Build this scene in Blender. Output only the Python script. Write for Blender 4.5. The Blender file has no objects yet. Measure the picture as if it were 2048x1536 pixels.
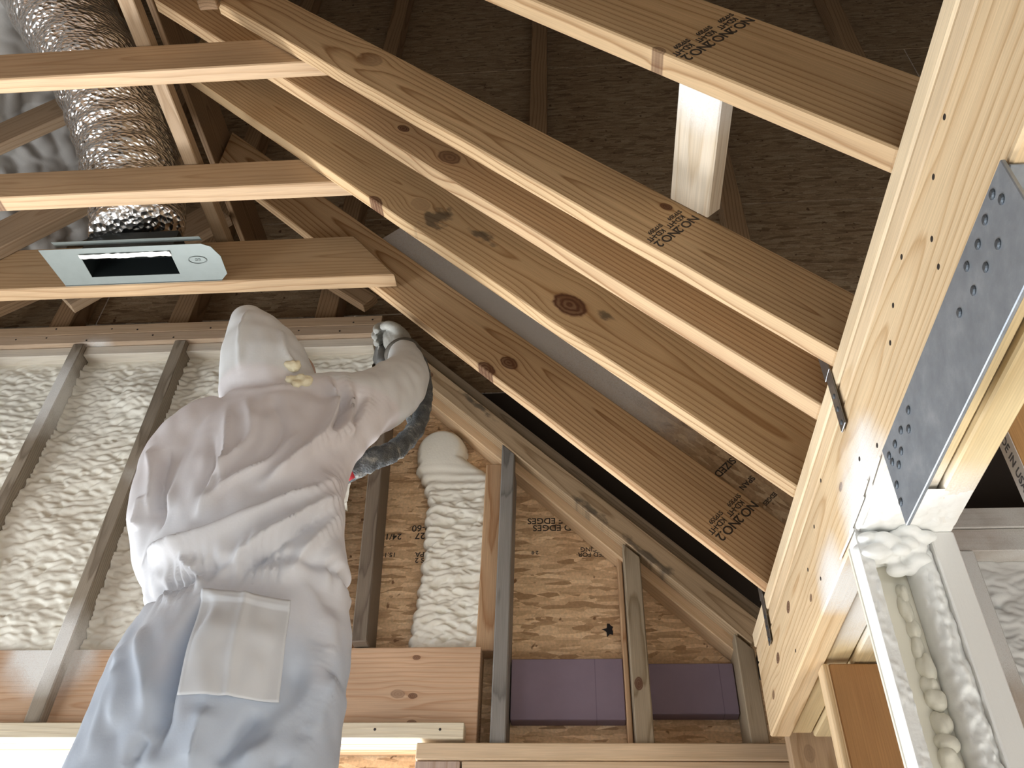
import bpy, bmesh, math, random
import numpy as np
from mathutils import Vector, Matrix, noise as mnoise
random.seed(7)
SC = bpy.context.scene
COL = SC.collection

# ------------------------------------------------------------------ camera
CAMZ = 1.6
cam_d = bpy.data.cameras.new('camera')
cam_d.sensor_width = 36.0
cam_d.lens = 1730.5 / 2048 * 36
cam_d.clip_start = 0.02
cam = bpy.data.objects.new('camera', cam_d)
COL.objects.link(cam)
Rm = np.array([[0.99696832, -0.02864508, -0.07234381],
               [0.07314996, 0.66194251, 0.74597668],
               [0.02651888, -0.74900706, 0.6620311]])
_u, _s, _v = np.linalg.svd(Rm)
Rm = _u @ _v
M = Matrix.Identity(4)
for i in range(3):
    M[i][0] = Rm[i, 0]
    M[i][1] = -Rm[i, 1]
    M[i][2] = -Rm[i, 2]
M[2][3] = CAMZ
cam.matrix_world = M
SC.camera = cam

# ------------------------------------------------------------------ world and daylight
world = bpy.data.worlds.new('world')
SC.world = world
world.use_nodes = True
wn = world.node_tree.nodes
wn['Background'].inputs[0].default_value = (0.80, 0.90, 1.0, 1)
wn['Background'].inputs[1].default_value = 1.5


def area(name, loc, target, sx, sy, power, col):
    d = bpy.data.lights.new(name, 'AREA')
    d.shape = 'RECTANGLE'
    d.size, d.size_y = sx, sy
    d.energy = power
    d.color = col
    o = bpy.data.objects.new(name, d)
    COL.objects.link(o)
    o.location = loc
    o.rotation_euler = (Vector(target) - Vector(loc)).to_track_quat('-Z', 'Y').to_euler()
    return o


# sun through an added, unseen rear window onto the floor; daylight through the far window and an unseen left one
sd = bpy.data.lights.new('sun', 'SUN')
sd.energy = 40
sd.angle = 0.009
sd.color = (1.0, 0.97, 0.92)
sun = bpy.data.objects.new('sun', sd)
COL.objects.link(sun)
sun.rotation_euler = Vector((0.02, 1.0, -0.56)).to_track_quat('-Z', 'Y').to_euler()
area('daylight_far_window', (-1.6, 2.9, 0.9), (-1.0, 1.2, 2.8), 2.0, 1.2, 170, (0.93, 0.96, 1.0))
area('daylight_unseen_left_window', (-3.1, 1.1, 1.5), (-0.4, 1.2, 2.7), 1.9, 1.5, 58, (0.92, 0.96, 1.0))
area('added_rear_daylight', (1.15, -2.7, 1.7), (0.2, 1.0, 2.4), 2.3, 1.1, 10, (0.95, 0.97, 1.0))  # weak fill in the unseen rear opening, added to steer the light

vs = SC.view_settings
vs.view_transform = 'Standard'
vs.look = 'None'
vs.exposure = 0.08
vs.gamma = 1.0
vs.use_curve_mapping = False


# ------------------------------------------------------------------ node helpers
class NT:
    def __init__(s, name):
        s.m = bpy.data.materials.new(name)
        s.m.use_nodes = True
        s.t = s.m.node_tree
        s.n = s.t.nodes
        s.b = s.n['Principled BSDF']
        s.out = s.n['Material Output']

    def new(s, kind, **kw):
        nd = s.n.new(kind)
        for k, v in kw.items():
            setattr(nd, k, v)
        return nd

    def link(s, a, b):
        s.t.links.new(a, b)

    def setin(s, sock, v):
        if isinstance(v, bpy.types.NodeSocket):
            s.link(v, sock)
        else:
            sock.default_value = v

    def math(s, op, a, b=0.0, c=0.0, clamp=False):
        nd = s.new('ShaderNodeMath', operation=op)
        nd.use_clamp = clamp
        s.setin(nd.inputs[0], a)
        s.setin(nd.inputs[1], b)
        s.setin(nd.inputs[2], c)
        return nd.outputs[0]

    def xyz(s, x, y, z):
        nd = s.new('ShaderNodeCombineXYZ')
        for i, v in enumerate((x, y, z)):
            s.setin(nd.inputs[i], v)
        return nd.outputs[0]

    def noise(s, vec, scale=1.0, detail=2.0, rough=0.5, dist=0.0):
        nd = s.new('ShaderNodeTexNoise')
        s.setin(nd.inputs['Vector'], vec)
        nd.inputs['Scale'].default_value = scale
        nd.inputs['Detail'].default_value = detail
        nd.inputs['Roughness'].default_value = rough
        nd.inputs['Distortion'].default_value = dist
        return nd.outputs['Fac']

    def ramp(s, fac, stops, interp='LINEAR'):
        nd = s.new('ShaderNodeValToRGB')
        s.setin(nd.inputs[0], fac)
        cr = nd.color_ramp
        cr.interpolation = interp
        while len(cr.elements) < len(stops):
            cr.elements.new(0.5)
        for e, (p, c) in zip(cr.elements, stops):
            e.position = p
            e.color = (c[0], c[1], c[2], 1) if not isinstance(c, (int, float)) else (c, c, c, 1)
        return nd.outputs[0]

    def mix(s, fac, a, b, blend='MIX'):
        nd = s.new('ShaderNodeMix', data_type='RGBA', blend_type=blend)
        s.setin(nd.inputs[0], fac)
        for k, v in ((6, a), (7, b)):
            if isinstance(v, (tuple, list)):
                v = (v[0], v[1], v[2], 1)
            s.setin(nd.inputs[k], v)
        return nd.outputs[2]

    def smooth(s, v, lo, hi):
        nd = s.new('ShaderNodeMapRange', interpolation_type='SMOOTHSTEP')
        s.setin(nd.inputs[0], v)
        nd.inputs[1].default_value = lo
        nd.inputs[2].default_value = hi
        return nd.outputs[0]

    def bump(s, h, strength=0.3, dist=0.002):
        nd = s.new('ShaderNodeBump')
        nd.inputs['Strength'].default_value = strength
        nd.inputs['Distance'].default_value = dist
        s.setin(nd.inputs['Height'], h)
        s.link(nd.outputs[0], s.b.inputs['Normal'])

    def obj(s):
        tc = s.new('ShaderNodeTexCoord')
        sp = s.new('ShaderNodeSeparateXYZ')
        s.link(tc.outputs['Object'], sp.inputs[0])
        return tc.outputs['Object'], sp.outputs[0], sp.outputs[1], sp.outputs[2]


PINE = ((0.60, 0.435, 0.255), (0.36, 0.205, 0.09))
PALE = ((0.72, 0.55, 0.34), (0.52, 0.34, 0.17))
GREY = ((0.33, 0.285, 0.225), (0.19, 0.155, 0.115))
RED = ((0.55, 0.36, 0.21), (0.38, 0.20, 0.095))
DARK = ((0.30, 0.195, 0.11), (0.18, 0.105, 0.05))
_wc = [0]


def wood(cols=PINE, ring=0.009, knots=(), tilt=0.02, v0=0.0, w0=0.06, spray=(), stain=(), contrast=1.0, wob=0.03):
    """pine seen as a slice through growth rings; u runs along the board, v across its face.
    knots: (u, v, radius, darkness); spray: overspray blobs (u, v, w, r_in, r_out); stain: mould (u, v, ru, rv)"""
    _wc[0] += 1
    t = NT('wood_%d' % _wc[0])
    vec, u, v, w = t.obj()
    inf = t.new('ShaderNodeObjectInfo')
    rnd = t.math('MULTIPLY', inf.outputs['Random'], 17.3)
    seed = _wc[0] * 3.7
    kmask = None
    vv = v
    for (ku, kv, kr, kd) in knots:
        du = t.math('MULTIPLY', t.math('SUBTRACT', u, ku), 0.62)
        dv = t.math('SUBTRACT', v, kv)
        d2 = t.math('ADD', t.math('MULTIPLY', du, du), t.math('MULTIPLY', dv, dv))
        g = t.math('DIVIDE', kr * kr * 2.2, t.math('ADD', d2, kr * kr * 1.3))
        vv = t.math('SUBTRACT', vv, t.math('MULTIPLY', dv, t.math('MINIMUM', g, 0.93)))
        nz = t.noise(t.xyz(u, v, seed), 60, 2)
        dd = t.math('ADD', t.math('DIVIDE', t.math('SQRT', d2), kr), t.math('MULTIPLY', t.math('SUBTRACT', nz, 0.5), 0.35))
        mk = t.math('MULTIPLY', t.smooth(dd, 1.12, 0.86), kd)
        # small rings inside the knot
        rr = t.math('MULTIPLY', t.math('SINE', t.math('MULTIPLY', dd, 16)), 0.12)
        mk = t.math('MULTIPLY', mk, t.math('ADD', 0.88, rr))
        kmask = mk if kmask is None else t.math('MAXIMUM', kmask, mk)
    n1 = t.noise(t.xyz(t.math('MULTIPLY', u, 1.3), t.math('MULTIPLY', v, 3.0), t.math('ADD', rnd, seed)), 1.0, 2)
    n2 = t.noise(t.xyz(t.math('MULTIPLY', u, 7), t.math('MULTIPLY', v, 45), t.math('ADD', w, seed)), 1.0, 2)
    a = t.math('ADD', t.math('ADD', t.math('SUBTRACT', w, w0), t.math('MULTIPLY', u, tilt)), t.math('MULTIPLY', t.math('SUBTRACT', n1, 0.5), wob * 2))
    b = t.math('SUBTRACT', vv, v0)
    r = t.math('SQRT', t.math('ADD', t.math('MULTIPLY', a, a), t.math('MULTIPLY', b, b)))
    r = t.math('ADD', r, t.math('MULTIPLY', n2, 0.004))
    fr = t.math('FRACT', t.math('DIVIDE', r, ring))
    L, D = cols
    mid = tuple(L[i] * 0.72 + D[i] * 0.28 for i in range(3))
    Dc = tuple(L[i] + (D[i] - L[i]) * contrast for i in range(3))
    col = t.ramp(fr, [(0.0, L), (0.45, L), (0.72, mid), (0.90, Dc), (1.0, L)])
    fib = t.noise(t.xyz(t.math('MULTIPLY', u, 9), t.math('MULTIPLY', v, 420), t.math('MULTIPLY', w, 420)), 1.0, 2)
    col = t.mix(1.0, col, t.ramp(fib, [(0.25, 0.86), (0.75, 1.1)]), 'MULTIPLY')
    bl = t.noise(t.xyz(t.math('MULTIPLY', u, 2.2), t.math('MULTIPLY', v, 6), t.math('ADD', w, seed * 1.3)), 1.0, 3)
    col = t.mix(1.0, col, t.ramp(bl, [(0.3, (0.86, 0.84, 0.82)), (0.7, (1.08, 1.06, 1.04))]), 'MULTIPLY')
    if kmask is not None:
        col = t.mix(kmask, col, (0.105, 0.042, 0.022))
    for (su, sv, ru, rv) in stain:
        du = t.math('DIVIDE', t.math('SUBTRACT', u, su), ru)
        dv = t.math('DIVIDE', t.math('SUBTRACT', v, sv), rv)
        d = t.math('SQRT', t.math('ADD', t.math('MULTIPLY', du, du), t.math('MULTIPLY', dv, dv)))
        nz = t.noise(t.xyz(t.math('MULTIPLY', u, 30), t.math('MULTIPLY', v, 60), 3.3), 1.0, 3)
        mk = t.smooth(t.math('ADD', d, t.math('MULTIPLY', t.math('SUBTRACT', nz, 0.5), 2.2)), 1.0, 0.3)
        col = t.mix(t.math('MULTIPLY', mk, 0.78), col, (0.075, 0.062, 0.045))
    for (su, sv, sw, r0, r1) in spray:
        p = t.new('ShaderNodeVectorMath', operation='DISTANCE')
        t.link(vec, p.inputs[0])
        p.inputs[1].default_value = (su, sv, sw)
        nz = t.noise(vec, 14, 3)
        n3 = t.noise(vec, 420, 2)
        d = t.math('ADD', p.outputs['Value'], t.math('MULTIPLY', t.math('SUBTRACT', nz, 0.5), (r1 - r0) * 0.7))
        mk = t.smooth(d, r1, r0)
        mk = t.math('MULTIPLY', mk, t.math('ADD', 0.45, t.math('MULTIPLY', n3, 1.1)), clamp=True)
        col = t.mix(mk, col, (0.80, 0.79, 0.755))
    t.link(col, t.b.inputs['Base Color'])
    t.b.inputs['Roughness'].default_value = 0.62
    t.b.inputs['Specular IOR Level'].default_value = 0.3
    t.bump(fib, 0.25, 0.001)
    return t.m


def osb(dark=1.0, spray=(), seed=0.0):
    t = NT('osb')
    vec, x, y, z = t.obj()
    col = None
    pick = t.noise(vec, 16, 2)
    for i, ang in enumerate((0.15, 0.8, -0.7, 1.4)):
        mp = t.new('ShaderNodeMapping')
        t.link(vec, mp.inputs[0])
        mp.inputs['Rotation'].default_value = (0, 0, ang)
        mp.inputs['Scale'].default_value = (17, 85, 17)
        mp.inputs['Location'].default_value = (i * 3.1 + seed, i * 1.7, 0)
        vo = t.new('ShaderNodeTexVoronoi')
        t.link(mp.outputs[0], vo.inputs['Vector'])
        vo.inputs['Scale'].default_value = 1.0
        sp = t.new('ShaderNodeSeparateColor')
        t.link(vo.outputs['Color'], sp.inputs[0])
        c = t.ramp(sp.outputs[0], [(0.0, (0.30, 0.19, 0.10)), (0.25, (0.46, 0.32, 0.19)), (0.7, (0.57, 0.42, 0.26)), (1.0, (0.68, 0.54, 0.36))])
        if col is None:
            col = c
        else:
            col = t.mix(t.math('GREATER_THAN', t.math('ADD', sp.outputs[1], t.math('MULTIPLY', pick, 0.5)), 0.62), col, c)
    fib = t.noise(vec, 130, 3, 0.6)
    col = t.mix(1.0, col, t.ramp(fib, [(0.3, 0.82), (0.7, 1.1)]), 'MULTIPLY')
    spk = t.noise(vec, 30, 2)
    col = t.mix(t.smooth(spk, 0.68, 0.74), col, (0.16, 0.085, 0.04))
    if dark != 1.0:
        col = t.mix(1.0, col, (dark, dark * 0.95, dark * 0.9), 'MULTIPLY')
    for (su, sv, sw, r0, r1) in spray:
        p = t.new('ShaderNodeVectorMath', operation='DISTANCE')
        t.link(vec, p.inputs[0])
        p.inputs[1].default_value = (su, sv, sw)
        nz = t.noise(vec, 12, 3)
        n3 = t.noise(vec, 300, 2)
        d = t.math('ADD', p.outputs['Value'], t.math('MULTIPLY', t.math('SUBTRACT', nz, 0.5), (r1 - r0) * 0.6))
        mk = t.math('MULTIPLY', t.smooth(d, r1, r0), t.math('ADD', 0.4, n3), clamp=True)
        col = t.mix(mk, col, (0.62, 0.60, 0.58))
    t.link(col, t.b.inputs['Base Color'])
    t.b.inputs['Roughness'].default_value = 0.7
    t.bump(fib, 0.3, 0.002)
    return t.m


def plain(name, c, rough=0.6, metal=0.0, var=0.12, nscale=20, bump=0.0, spec=0.4):
    t = NT(name)
    vec, x, y, z = t.obj()
    n = t.noise(vec, nscale, 4, 0.6)
    col = t.mix(n, tuple(k * (1 - var) for k in c), tuple(min(1, k * (1 + var)) for k in c))
    t.link(col, t.b.inputs['Base Color'])
    t.b.inputs['Roughness'].default_value = rough
    t.b.inputs['Metallic'].default_value = metal
    t.b.inputs['Specular IOR Level'].default_value = spec
    if bump:
        t.bump(n, bump, 0.003)
    return t.m


def foam_mat(c=(0.80, 0.77, 0.665)):
    t = NT('spray_foam')
    vec, x, y, z = t.obj()
    n = t.noise(vec, 18, 3)
    col = t.mix(n, tuple(k * 0.93 for k in c), tuple(min(1, k * 1.05) for k in c))
    t.link(col, t.b.inputs['Base Color'])
    t.b.inputs['Roughness'].default_value = 0.55
    t.b.inputs['Specular IOR Level'].default_value = 0.35
    t.bump(t.noise(vec, 160, 3), 0.25, 0.002)
    return t.m


# ------------------------------------------------------------------ object helpers
def tag(o, label=None, cat=None, group=None, kind=None):
    if label:
        o['label'] = label
    if cat:
        o['category'] = cat
    if group:
        o['group'] = group
    if kind:
        o['kind'] = kind
    return o


def empty(name, loc=(0, 0, 0)):
    o = bpy.data.objects.new(name, None)
    COL.objects.link(o)
    o.location = loc
    o.empty_display_size = 0.1
    return o


def wmat(o):
    m = o.matrix_basis.copy()
    while o.parent is not None:
        o = o.parent
        m = o.matrix_basis @ m
    return m


def link(name, me, mat, mtx=None, parent=None, smooth=False):
    o = bpy.data.objects.new(name, me)
    COL.objects.link(o)
    if mat is not None:
        me.materials.append(mat)
    mtx = Matrix.Identity(4) if mtx is None else mtx
    if parent is not None:
        o.parent = parent
        o.matrix_basis = wmat(parent).inverted() @ mtx
    else:
        o.matrix_basis = mtx
    if smooth:
        me.polygons.foreach_set('use_smooth', [True] * len(me.polygons))
    return o


def frame(o, xa, ya):
    """matrix with local x along xa, local y about along ya"""
    x = Vector(xa).normalized()
    z = x.cross(Vector(ya)).normalized()
    y = z.cross(x)
    m = Matrix.Identity(4)
    for i in range(3):
        m[i][0], m[i][1], m[i][2], m[i][3] = x[i], y[i], z[i], o[i]
    return m


def prism_mesh(name, pts, th, bev=0.0025):
    """polygon pts (u,v) extruded +-th/2 along local z"""
    bm = bmesh.new()
    lo = [bm.verts.new((p[0], p[1], -th / 2)) for p in pts]
    hi = [bm.verts.new((p[0], p[1], th / 2)) for p in pts]
    n = len(pts)
    bm.faces.new(list(reversed(lo)))
    bm.faces.new(hi)
    for i in range(n):
        j = (i + 1) % n
        bm.faces.new((lo[i], lo[j], hi[j], hi[i]))
    bmesh.ops.recalc_face_normals(bm, faces=bm.faces)
    if bev:
        bmesh.ops.bevel(bm, geom=list(bm.edges), offset=bev, segments=1, affect='EDGES')
    me = bpy.data.meshes.new(name)
    bm.to_mesh(me)
    bm.free()
    return me


def board(name, a, b, wdir, width, th, mat, cut=(0, 0), parent=None, bev=0.0025):
    """a,b: ends of the centre line; wdir: direction of the width; cut: end skew du/dv"""
    a, b = Vector(a), Vector(b)
    L = (b - a).length
    h = width / 2
    pts = [(-L / 2 - cut[0] * h, -h), (L / 2 - cut[1] * h, -h), (L / 2 + cut[1] * h, h), (-L / 2 + cut[0] * h, h)]
    me = prism_mesh(name, pts, th, bev)
    return link(name, me, mat, frame((a + b) / 2, b - a, wdir), parent)


def box(name, lo, hi, mat, parent=None, bev=0.002):
    """axis-aligned box, local x along its longest side"""
    lo, hi = Vector(lo), Vector(hi)
    d = hi - lo
    ax = max(range(3), key=lambda i: d[i])
    rest = [i for i in range(3) if i != ax]
    wi = max(rest, key=lambda i: d[i])
    ti = [i for i in rest if i != wi][0]
    c = (lo + hi) / 2
    a = c.copy()
    b = c.copy()
    a[ax] = lo[ax]
    b[ax] = hi[ax]
    wd = Vector((0, 0, 0))
    wd[wi] = 1
    return board(name, a, b, wd, d[wi], d[ti], mat, parent=parent, bev=bev)


def lathe_disc(name, c, nrm, r, h, mat, parent=None, seg=10, dome=0.5):
    """small domed disc (nail head)"""
    n = Vector(nrm).normalized()
    m = n.to_track_quat('Z', 'Y').to_matrix().to_4x4()
    m.translation = Vector(c)
    key = ('disc', r, h, seg, dome)
    me = _mesh_cache.get((key, mat.name))
    if me is None:
        bm = bmesh.new()
        rings = []
        for rr, zz in ((r, -h), (r, h * (1 - dome)), (r * 0.6, h)):
            rings.append([bm.verts.new((rr * math.cos(2 * math.pi * i / seg), rr * math.sin(2 * math.pi * i / seg), zz)) for i in range(seg)])
        for k in range(2):
            for i in range(seg):
                j = (i + 1) % seg
                bm.faces.new((rings[k][i], rings[k][j], rings[k + 1][j], rings[k + 1][i]))
        bm.faces.new(rings[2])
        me = bpy.data.meshes.new(name)
        bm.to_mesh(me)
        bm.free()
        me.materials.append(mat)
        _mesh_cache[(key, mat.name)] = me
    o = bpy.data.objects.new(name, me)
    COL.objects.link(o)
    if parent is not None:
        o.parent = parent
        o.matrix_basis = wmat(parent).inverted() @ m
    else:
        o.matrix_basis = m
    return o


_mesh_cache = {}


def text_mesh(name, s, size, org, right, up, mat, parent, align='CENTER', shear=0.0, spacing=1.0, line=1.0):
    cu = bpy.data.curves.new(name, 'FONT')
    cu.body = s
    cu.size = size
    cu.align_x = align
    cu.align_y = 'CENTER'
    cu.extrude = 0.0003
    cu.offset = size * 0.012
    cu.space_character = spacing
    cu.space_line = line
    tmp = bpy.data.objects.new('tmp_text', cu)
    COL.objects.link(tmp)
    bpy.context.view_layer.update()
    dg = bpy.context.evaluated_depsgraph_get()
    me = bpy.data.meshes.new_from_object(tmp.evaluated_get(dg))
    bpy.data.objects.remove(tmp)
    me.name = name
    me.materials.clear()
    return link(name, me, mat, frame(org, right, up), parent)


def grid_mesh(name, P, smooth=True):
    """P: array (ny, nx, 3)"""
    ny, nx = P.shape[:2]
    idx = np.arange(ny * nx).reshape(ny, nx)
    f = np.stack([idx[:-1, :-1], idx[:-1, 1:], idx[1:, 1:], idx[1:, :-1]], -1).reshape(-1, 4)
    me = bpy.data.meshes.new(name)
    me.from_pydata(P.reshape(-1, 3).tolist(), [], f.tolist())
    if smooth:
        me.polygons.foreach_set('use_smooth', [True] * len(me.polygons))
    me.update()
    return me


def bumps(nx, nz, w, h, rng, n, rx, rz, amp, base=0.0):
    """heap of flattened lobes: height field (nz, nx) over w x h metres"""
    X, Z = np.meshgrid(np.linspace(0, w, nx), np.linspace(0, h, nz))
    H = np.full((nz, nx), base)
    dx, dz = w / (nx - 1), h / (nz - 1)
    for k in range(n):
        cx, cz = rng.uniform(-0.02, w + 0.02), rng.uniform(-0.01, h + 0.01)
        a, b = rng.uniform(*rx), rng.uniform(*rz)
        am = rng.uniform(*amp)
        sl = rng.uniform(-0.35, 0.35)
        i0, i1 = max(0, int((cx - a) / dx)), min(nx, int((cx + a) / dx) + 2)
        j0, j1 = max(0, int((cz - b * 2) / dz)), min(nz, int((cz + b * 2) / dz) + 2)
        if i1 <= i0 or j1 <= j0:
            continue
        xx, zz = X[j0:j1, i0:i1] - cx, Z[j0:j1, i0:i1] - cz
        zz = zz - sl * xx + 0.004 * np.sin(xx * 90 + k)
        q = 1 - (xx / a) ** 2 - (zz / b) ** 2
        v = am * np.sqrt(np.clip(q, 0, None))
        H[j0:j1, i0:i1] = np.maximum(H[j0:j1, i0:i1], np.where(q > 0, base + v, -9))
    K = H.copy()
    K[1:-1, 1:-1] = (H[1:-1, 1:-1] * 2 + H[:-2, 1:-1] + H[2:, 1:-1] + H[1:-1, :-2] + H[1:-1, 2:]) / 6
    return X, Z, K

# ------------------------------------------------------------------ shared materials
FOAM = foam_mat((0.83, 0.80, 0.70))
FOAMW = foam_mat((0.84, 0.845, 0.82))
INK = plain('stamp_ink', (0.045, 0.035, 0.028), 0.8, var=0.3, nscale=200)
NAIL = plain('nail_steel', (0.06, 0.05, 0.045), 0.5, 0.6)
STEEL = None
SL = 1.0186                                    # rafter slope
SN = math.hypot(1, SL)
RU = Vector((1 / SN, 0, -SL / SN))             # down the rafter
RN = Vector((SL / SN, 0, 1 / SN))              # square to it, upward

# ------------------------------------------------------------------ the setting
wf = tag(empty('wall_far', (0, 2.31, 0)), 'far gable wall sheathed in oriented strand board', kind='structure')
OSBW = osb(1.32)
OSBD = osb(0.50, seed=4.0)  # attic shade is put into this darker board colour


def osb_panel(x0, x1, z0, z1, mat, parent=wf, y=2.306, th=0.012):
    return board('osb_panel', (x0, y, (z0 + z1) / 2), (x1, y, (z0 + z1) / 2), (0, 0, 1), z1 - z0, th, mat, parent=parent, bev=0.0015)


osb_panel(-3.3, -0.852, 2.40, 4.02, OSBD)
def osb_poly(pts, mat):
    c = Vector((sum(q[0] for q in pts) / len(pts), 2.306, sum(q[1] for q in pts) / len(pts)))
    me = prism_mesh('osb_panel', [(q[0] - c.x, q[1] - c.z) for q in pts], 0.012, 0.001)
    return link('osb_panel', me, mat, frame(c, (1, 0, 0), (0, 0, 1)), wf)


GAP_SHADE = plain('attic_gap_shade', (0.035, 0.026, 0.02), 0.9)  # near-black colour paints the unlit attic gap onto the sheathing
osb_poly([(-0.848, 2.31), (0.52, 2.31), (0.52, 2.51), (-0.57, 3.60), (-0.848, 3.60)], OSBW)
osb_poly([(0.524, 2.31), (0.90, 2.31), (0.90, 3.60), (-0.566, 3.60), (0.524, 2.512)], GAP_SHADE)
osb_panel(0.904, 2.6, 2.31, 3.60, GAP_SHADE)
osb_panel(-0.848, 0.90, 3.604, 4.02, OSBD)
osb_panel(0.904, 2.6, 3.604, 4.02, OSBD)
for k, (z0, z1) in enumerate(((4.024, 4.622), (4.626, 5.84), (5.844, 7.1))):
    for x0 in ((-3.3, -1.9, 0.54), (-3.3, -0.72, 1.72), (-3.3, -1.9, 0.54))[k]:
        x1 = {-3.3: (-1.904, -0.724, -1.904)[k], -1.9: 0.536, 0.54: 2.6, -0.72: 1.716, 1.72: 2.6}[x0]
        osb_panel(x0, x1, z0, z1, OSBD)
osb_panel(-0.40, 2.6, 0.0, 2.30, OSBW)
osb_panel(-3.3, -2.45, 0.0, 2.396, OSBW)
osb_panel(-2.446, -0.404, 0.0, 0.55, OSBW)

DW = plain('drywall', (0.62, 0.58, 0.53), 0.9, var=0.05, nscale=3)
SUB = osb(0.95, seed=9.0)
ROOF = osb(0.30, seed=2.0)


def slab(name, lo, hi, mat, kind='structure'):
    o = box(name, lo, hi, mat, bev=0)
    o['kind'] = kind
    return o


slab('floor', (-3.3, -2.9, -0.05), (2.6, 2.3, 0.0), plain('dusty_drop_cloth', (0.60, 0.59, 0.57), 0.9, var=0.08, nscale=2))
slab('ceiling', (-3.3, -2.9, 7.1), (2.6, 2.3, 7.15), ROOF)
# left wall with its unseen window opening
for nm, lo, hi in (('wall_left', (-3.36, -2.9, 0), (-3.3, 2.3, 0.6)),
                                      ('wall_left', (-3.36, 2.15, 0.6), (-3.3, 2.3, 2.25)),
                   ('wall_left', (-3.36, -2.9, 0.6), (-3.3, 0.05, 2.25))):
    slab(nm, lo, hi, DW)
slab('wall_left', (-3.36, -2.9, 2.25), (-3.3, 2.3, 7.1), ROOF)
slab('wall_right', (2.6, -2.9, 0), (2.66, 2.3, 7.1), ROOF)
slab('wall_back', (-3.3, -2.96, 2.3), (2.6, -2.9, 7.1), ROOF)
slab('wall_back', (-3.3, -2.96, 0), (-0.05, -2.9, 2.3), DW)
slab('wall_back', (-0.05, -2.96, 0), (2.3, -2.9, 1.1), DW)
slab('wall_back', (2.3, -2.96, 0), (2.6, -2.9, 2.3), DW)

# ------------------------------------------------------------------ far wall framing
GRW = wood(GREY, ring=0.007, contrast=0.8)


def stud(x0, x1, z0, z1, mat, label, y0=2.18, y1=2.298, cut=0.0, lean=0.0, name='wall_stud', grp='studs of the far wall'):
    """cut: skew of the top end following the rake"""
    w = x1 - x0
    pts = [(-(z1 - z0) / 2, -w / 2), (-(z1 - z0) / 2, w / 2), ((z1 - z0) / 2 + cut * w / 2, w / 2), ((z1 - z0) / 2 - cut * w / 2, -w / 2)]
    me = prism_mesh(name, pts, y1 - y0, 0.003)
    xm = (x0 + x1) / 2
    m = frame(((xm), (y0 + y1) / 2, (z0 + z1) / 2), (-lean, 0, 1), (1, 0, 0))
    o = link(name, me, mat, m)
    return tag(o, label, 'stud', grp)


def sprayed(cols, *sp, **k):
    return wood(cols, spray=sp, **k)


stud(-2.235, -2.195, 2.40, 3.798, GRW, 'weathered grey stud at the far left edge of the foamed wall')
stud(-1.854, -1.812, 2.40, 3.798, sprayed(GREY, (0.45, 0, -0.06, 0.05, 0.22), (-0.2, 0.03, -0.06, 0.0, 0.12)), 'weathered grey stud between the two leftmost foam-filled bays')
stud(-1.465, -1.420, 2.40, 3.798, sprayed(GREY, (-0.46, 0.02, 0.06, 0.02, 0.13), (-0.49, -0.02, -0.06, 0.04, 0.16), (0.1, 0.04, 0.0, 0.0, 0.1)), 'weathered grey stud left of the person, whitened by foam near its foot')
stud(-1.075, -1.035, 2.40, 3.798, GRW, 'weathered grey stud mostly hidden behind the hooded person')
s4 = stud(-0.655, -0.612, 2.618, 3.72, wood(((0.21, 0.17, 0.13), (0.13, 0.1, 0.075)), ring=0.006), 'dark stud just right of the person beside the bare strand board', lean=0.055)
stud(-0.236, -0.196, 2.348, 3.262, wood(((0.27, 0.255, 0.235), (0.16, 0.15, 0.135)), ring=0.006, tilt=0.03), 'grey stud right of the foam column, running past the header end', cut=-1.0)
stud(-0.292, -0.240, 2.620, 3.250, wood(RED, ring=0.008), 'reddish brown stud edge hugging the right side of the foam column', y0=2.245)
stud(0.124, 0.170, 2.348, 2.890, wood(((0.37, 0.30, 0.21), (0.22, 0.165, 0.10)), ring=0.007, knots=((-0.12, -0.006, 0.011, 0.95),)), 'brown stud between the two purple foam boards', cut=-1.0)
stud(0.108, 0.122, 2.348, 2.920, wood(RED), 'thin tan stud edge left of the stud between the purple boards', y0=2.24)
stud(0.400, 0.446, 2.348, 2.612, wood(((0.40, 0.32, 0.22), (0.24, 0.18, 0.11)), ring=0.007), 'short brown stud at the foot of the rake beside the beam', cut=-1.0)

# plates
def plank(name, lo, hi, mat, label, cat, grp=None):
    return tag(box(name, lo, hi, mat), label, cat, grp)


plank('top_plate', (-3.28, 2.18, 3.846), (-0.70, 2.298, 3.892), wood(((0.52, 0.38, 0.25), (0.42, 0.28, 0.17)), ring=0.012, contrast=0.5, knots=((0.05, 0.0, 0.006, 0.8),)), 'upper brown top plate running along the far wall under the attic', 'plate')
plank('top_plate', (-3.28, 2.18, 3.800), (-0.655, 2.298, 3.845), wood(((0.55, 0.42, 0.30), (0.45, 0.32, 0.21)), ring=0.012, contrast=0.4, spray=((0.2, -0.03, -0.06, 0.02, 0.09), (0.75, -0.03, -0.06, 0.02, 0.1), (-0.35, -0.03, -0.06, 0.02, 0.08))), 'lower brown top plate resting on the heads of the wall studs', 'plate')
WHW = wood(((0.70, 0.65, 0.56), (0.60, 0.54, 0.44)), contrast=0.5)
bays = [(-2.195, -1.854), (-1.812, -1.465), (-1.420, -1.075), (-1.035, -0.720)]
for i, (x0, x1) in enumerate(bays):
    lab = ['white foam-dusted plate strip above the leftmost bay', 'white foam-dusted plate strip between the two left studs',
           'white foam-dusted plate strip left of the pointed hood', 'white foam-dusted plate strip between the hood and the raised glove'][i]
    plank('plate_strip', (x0 + 0.001, 2.20, 3.757), (x1 - 0.001, 2.296, 3.798), WHW, lab, 'plate', 'whitened plate strips')

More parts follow.
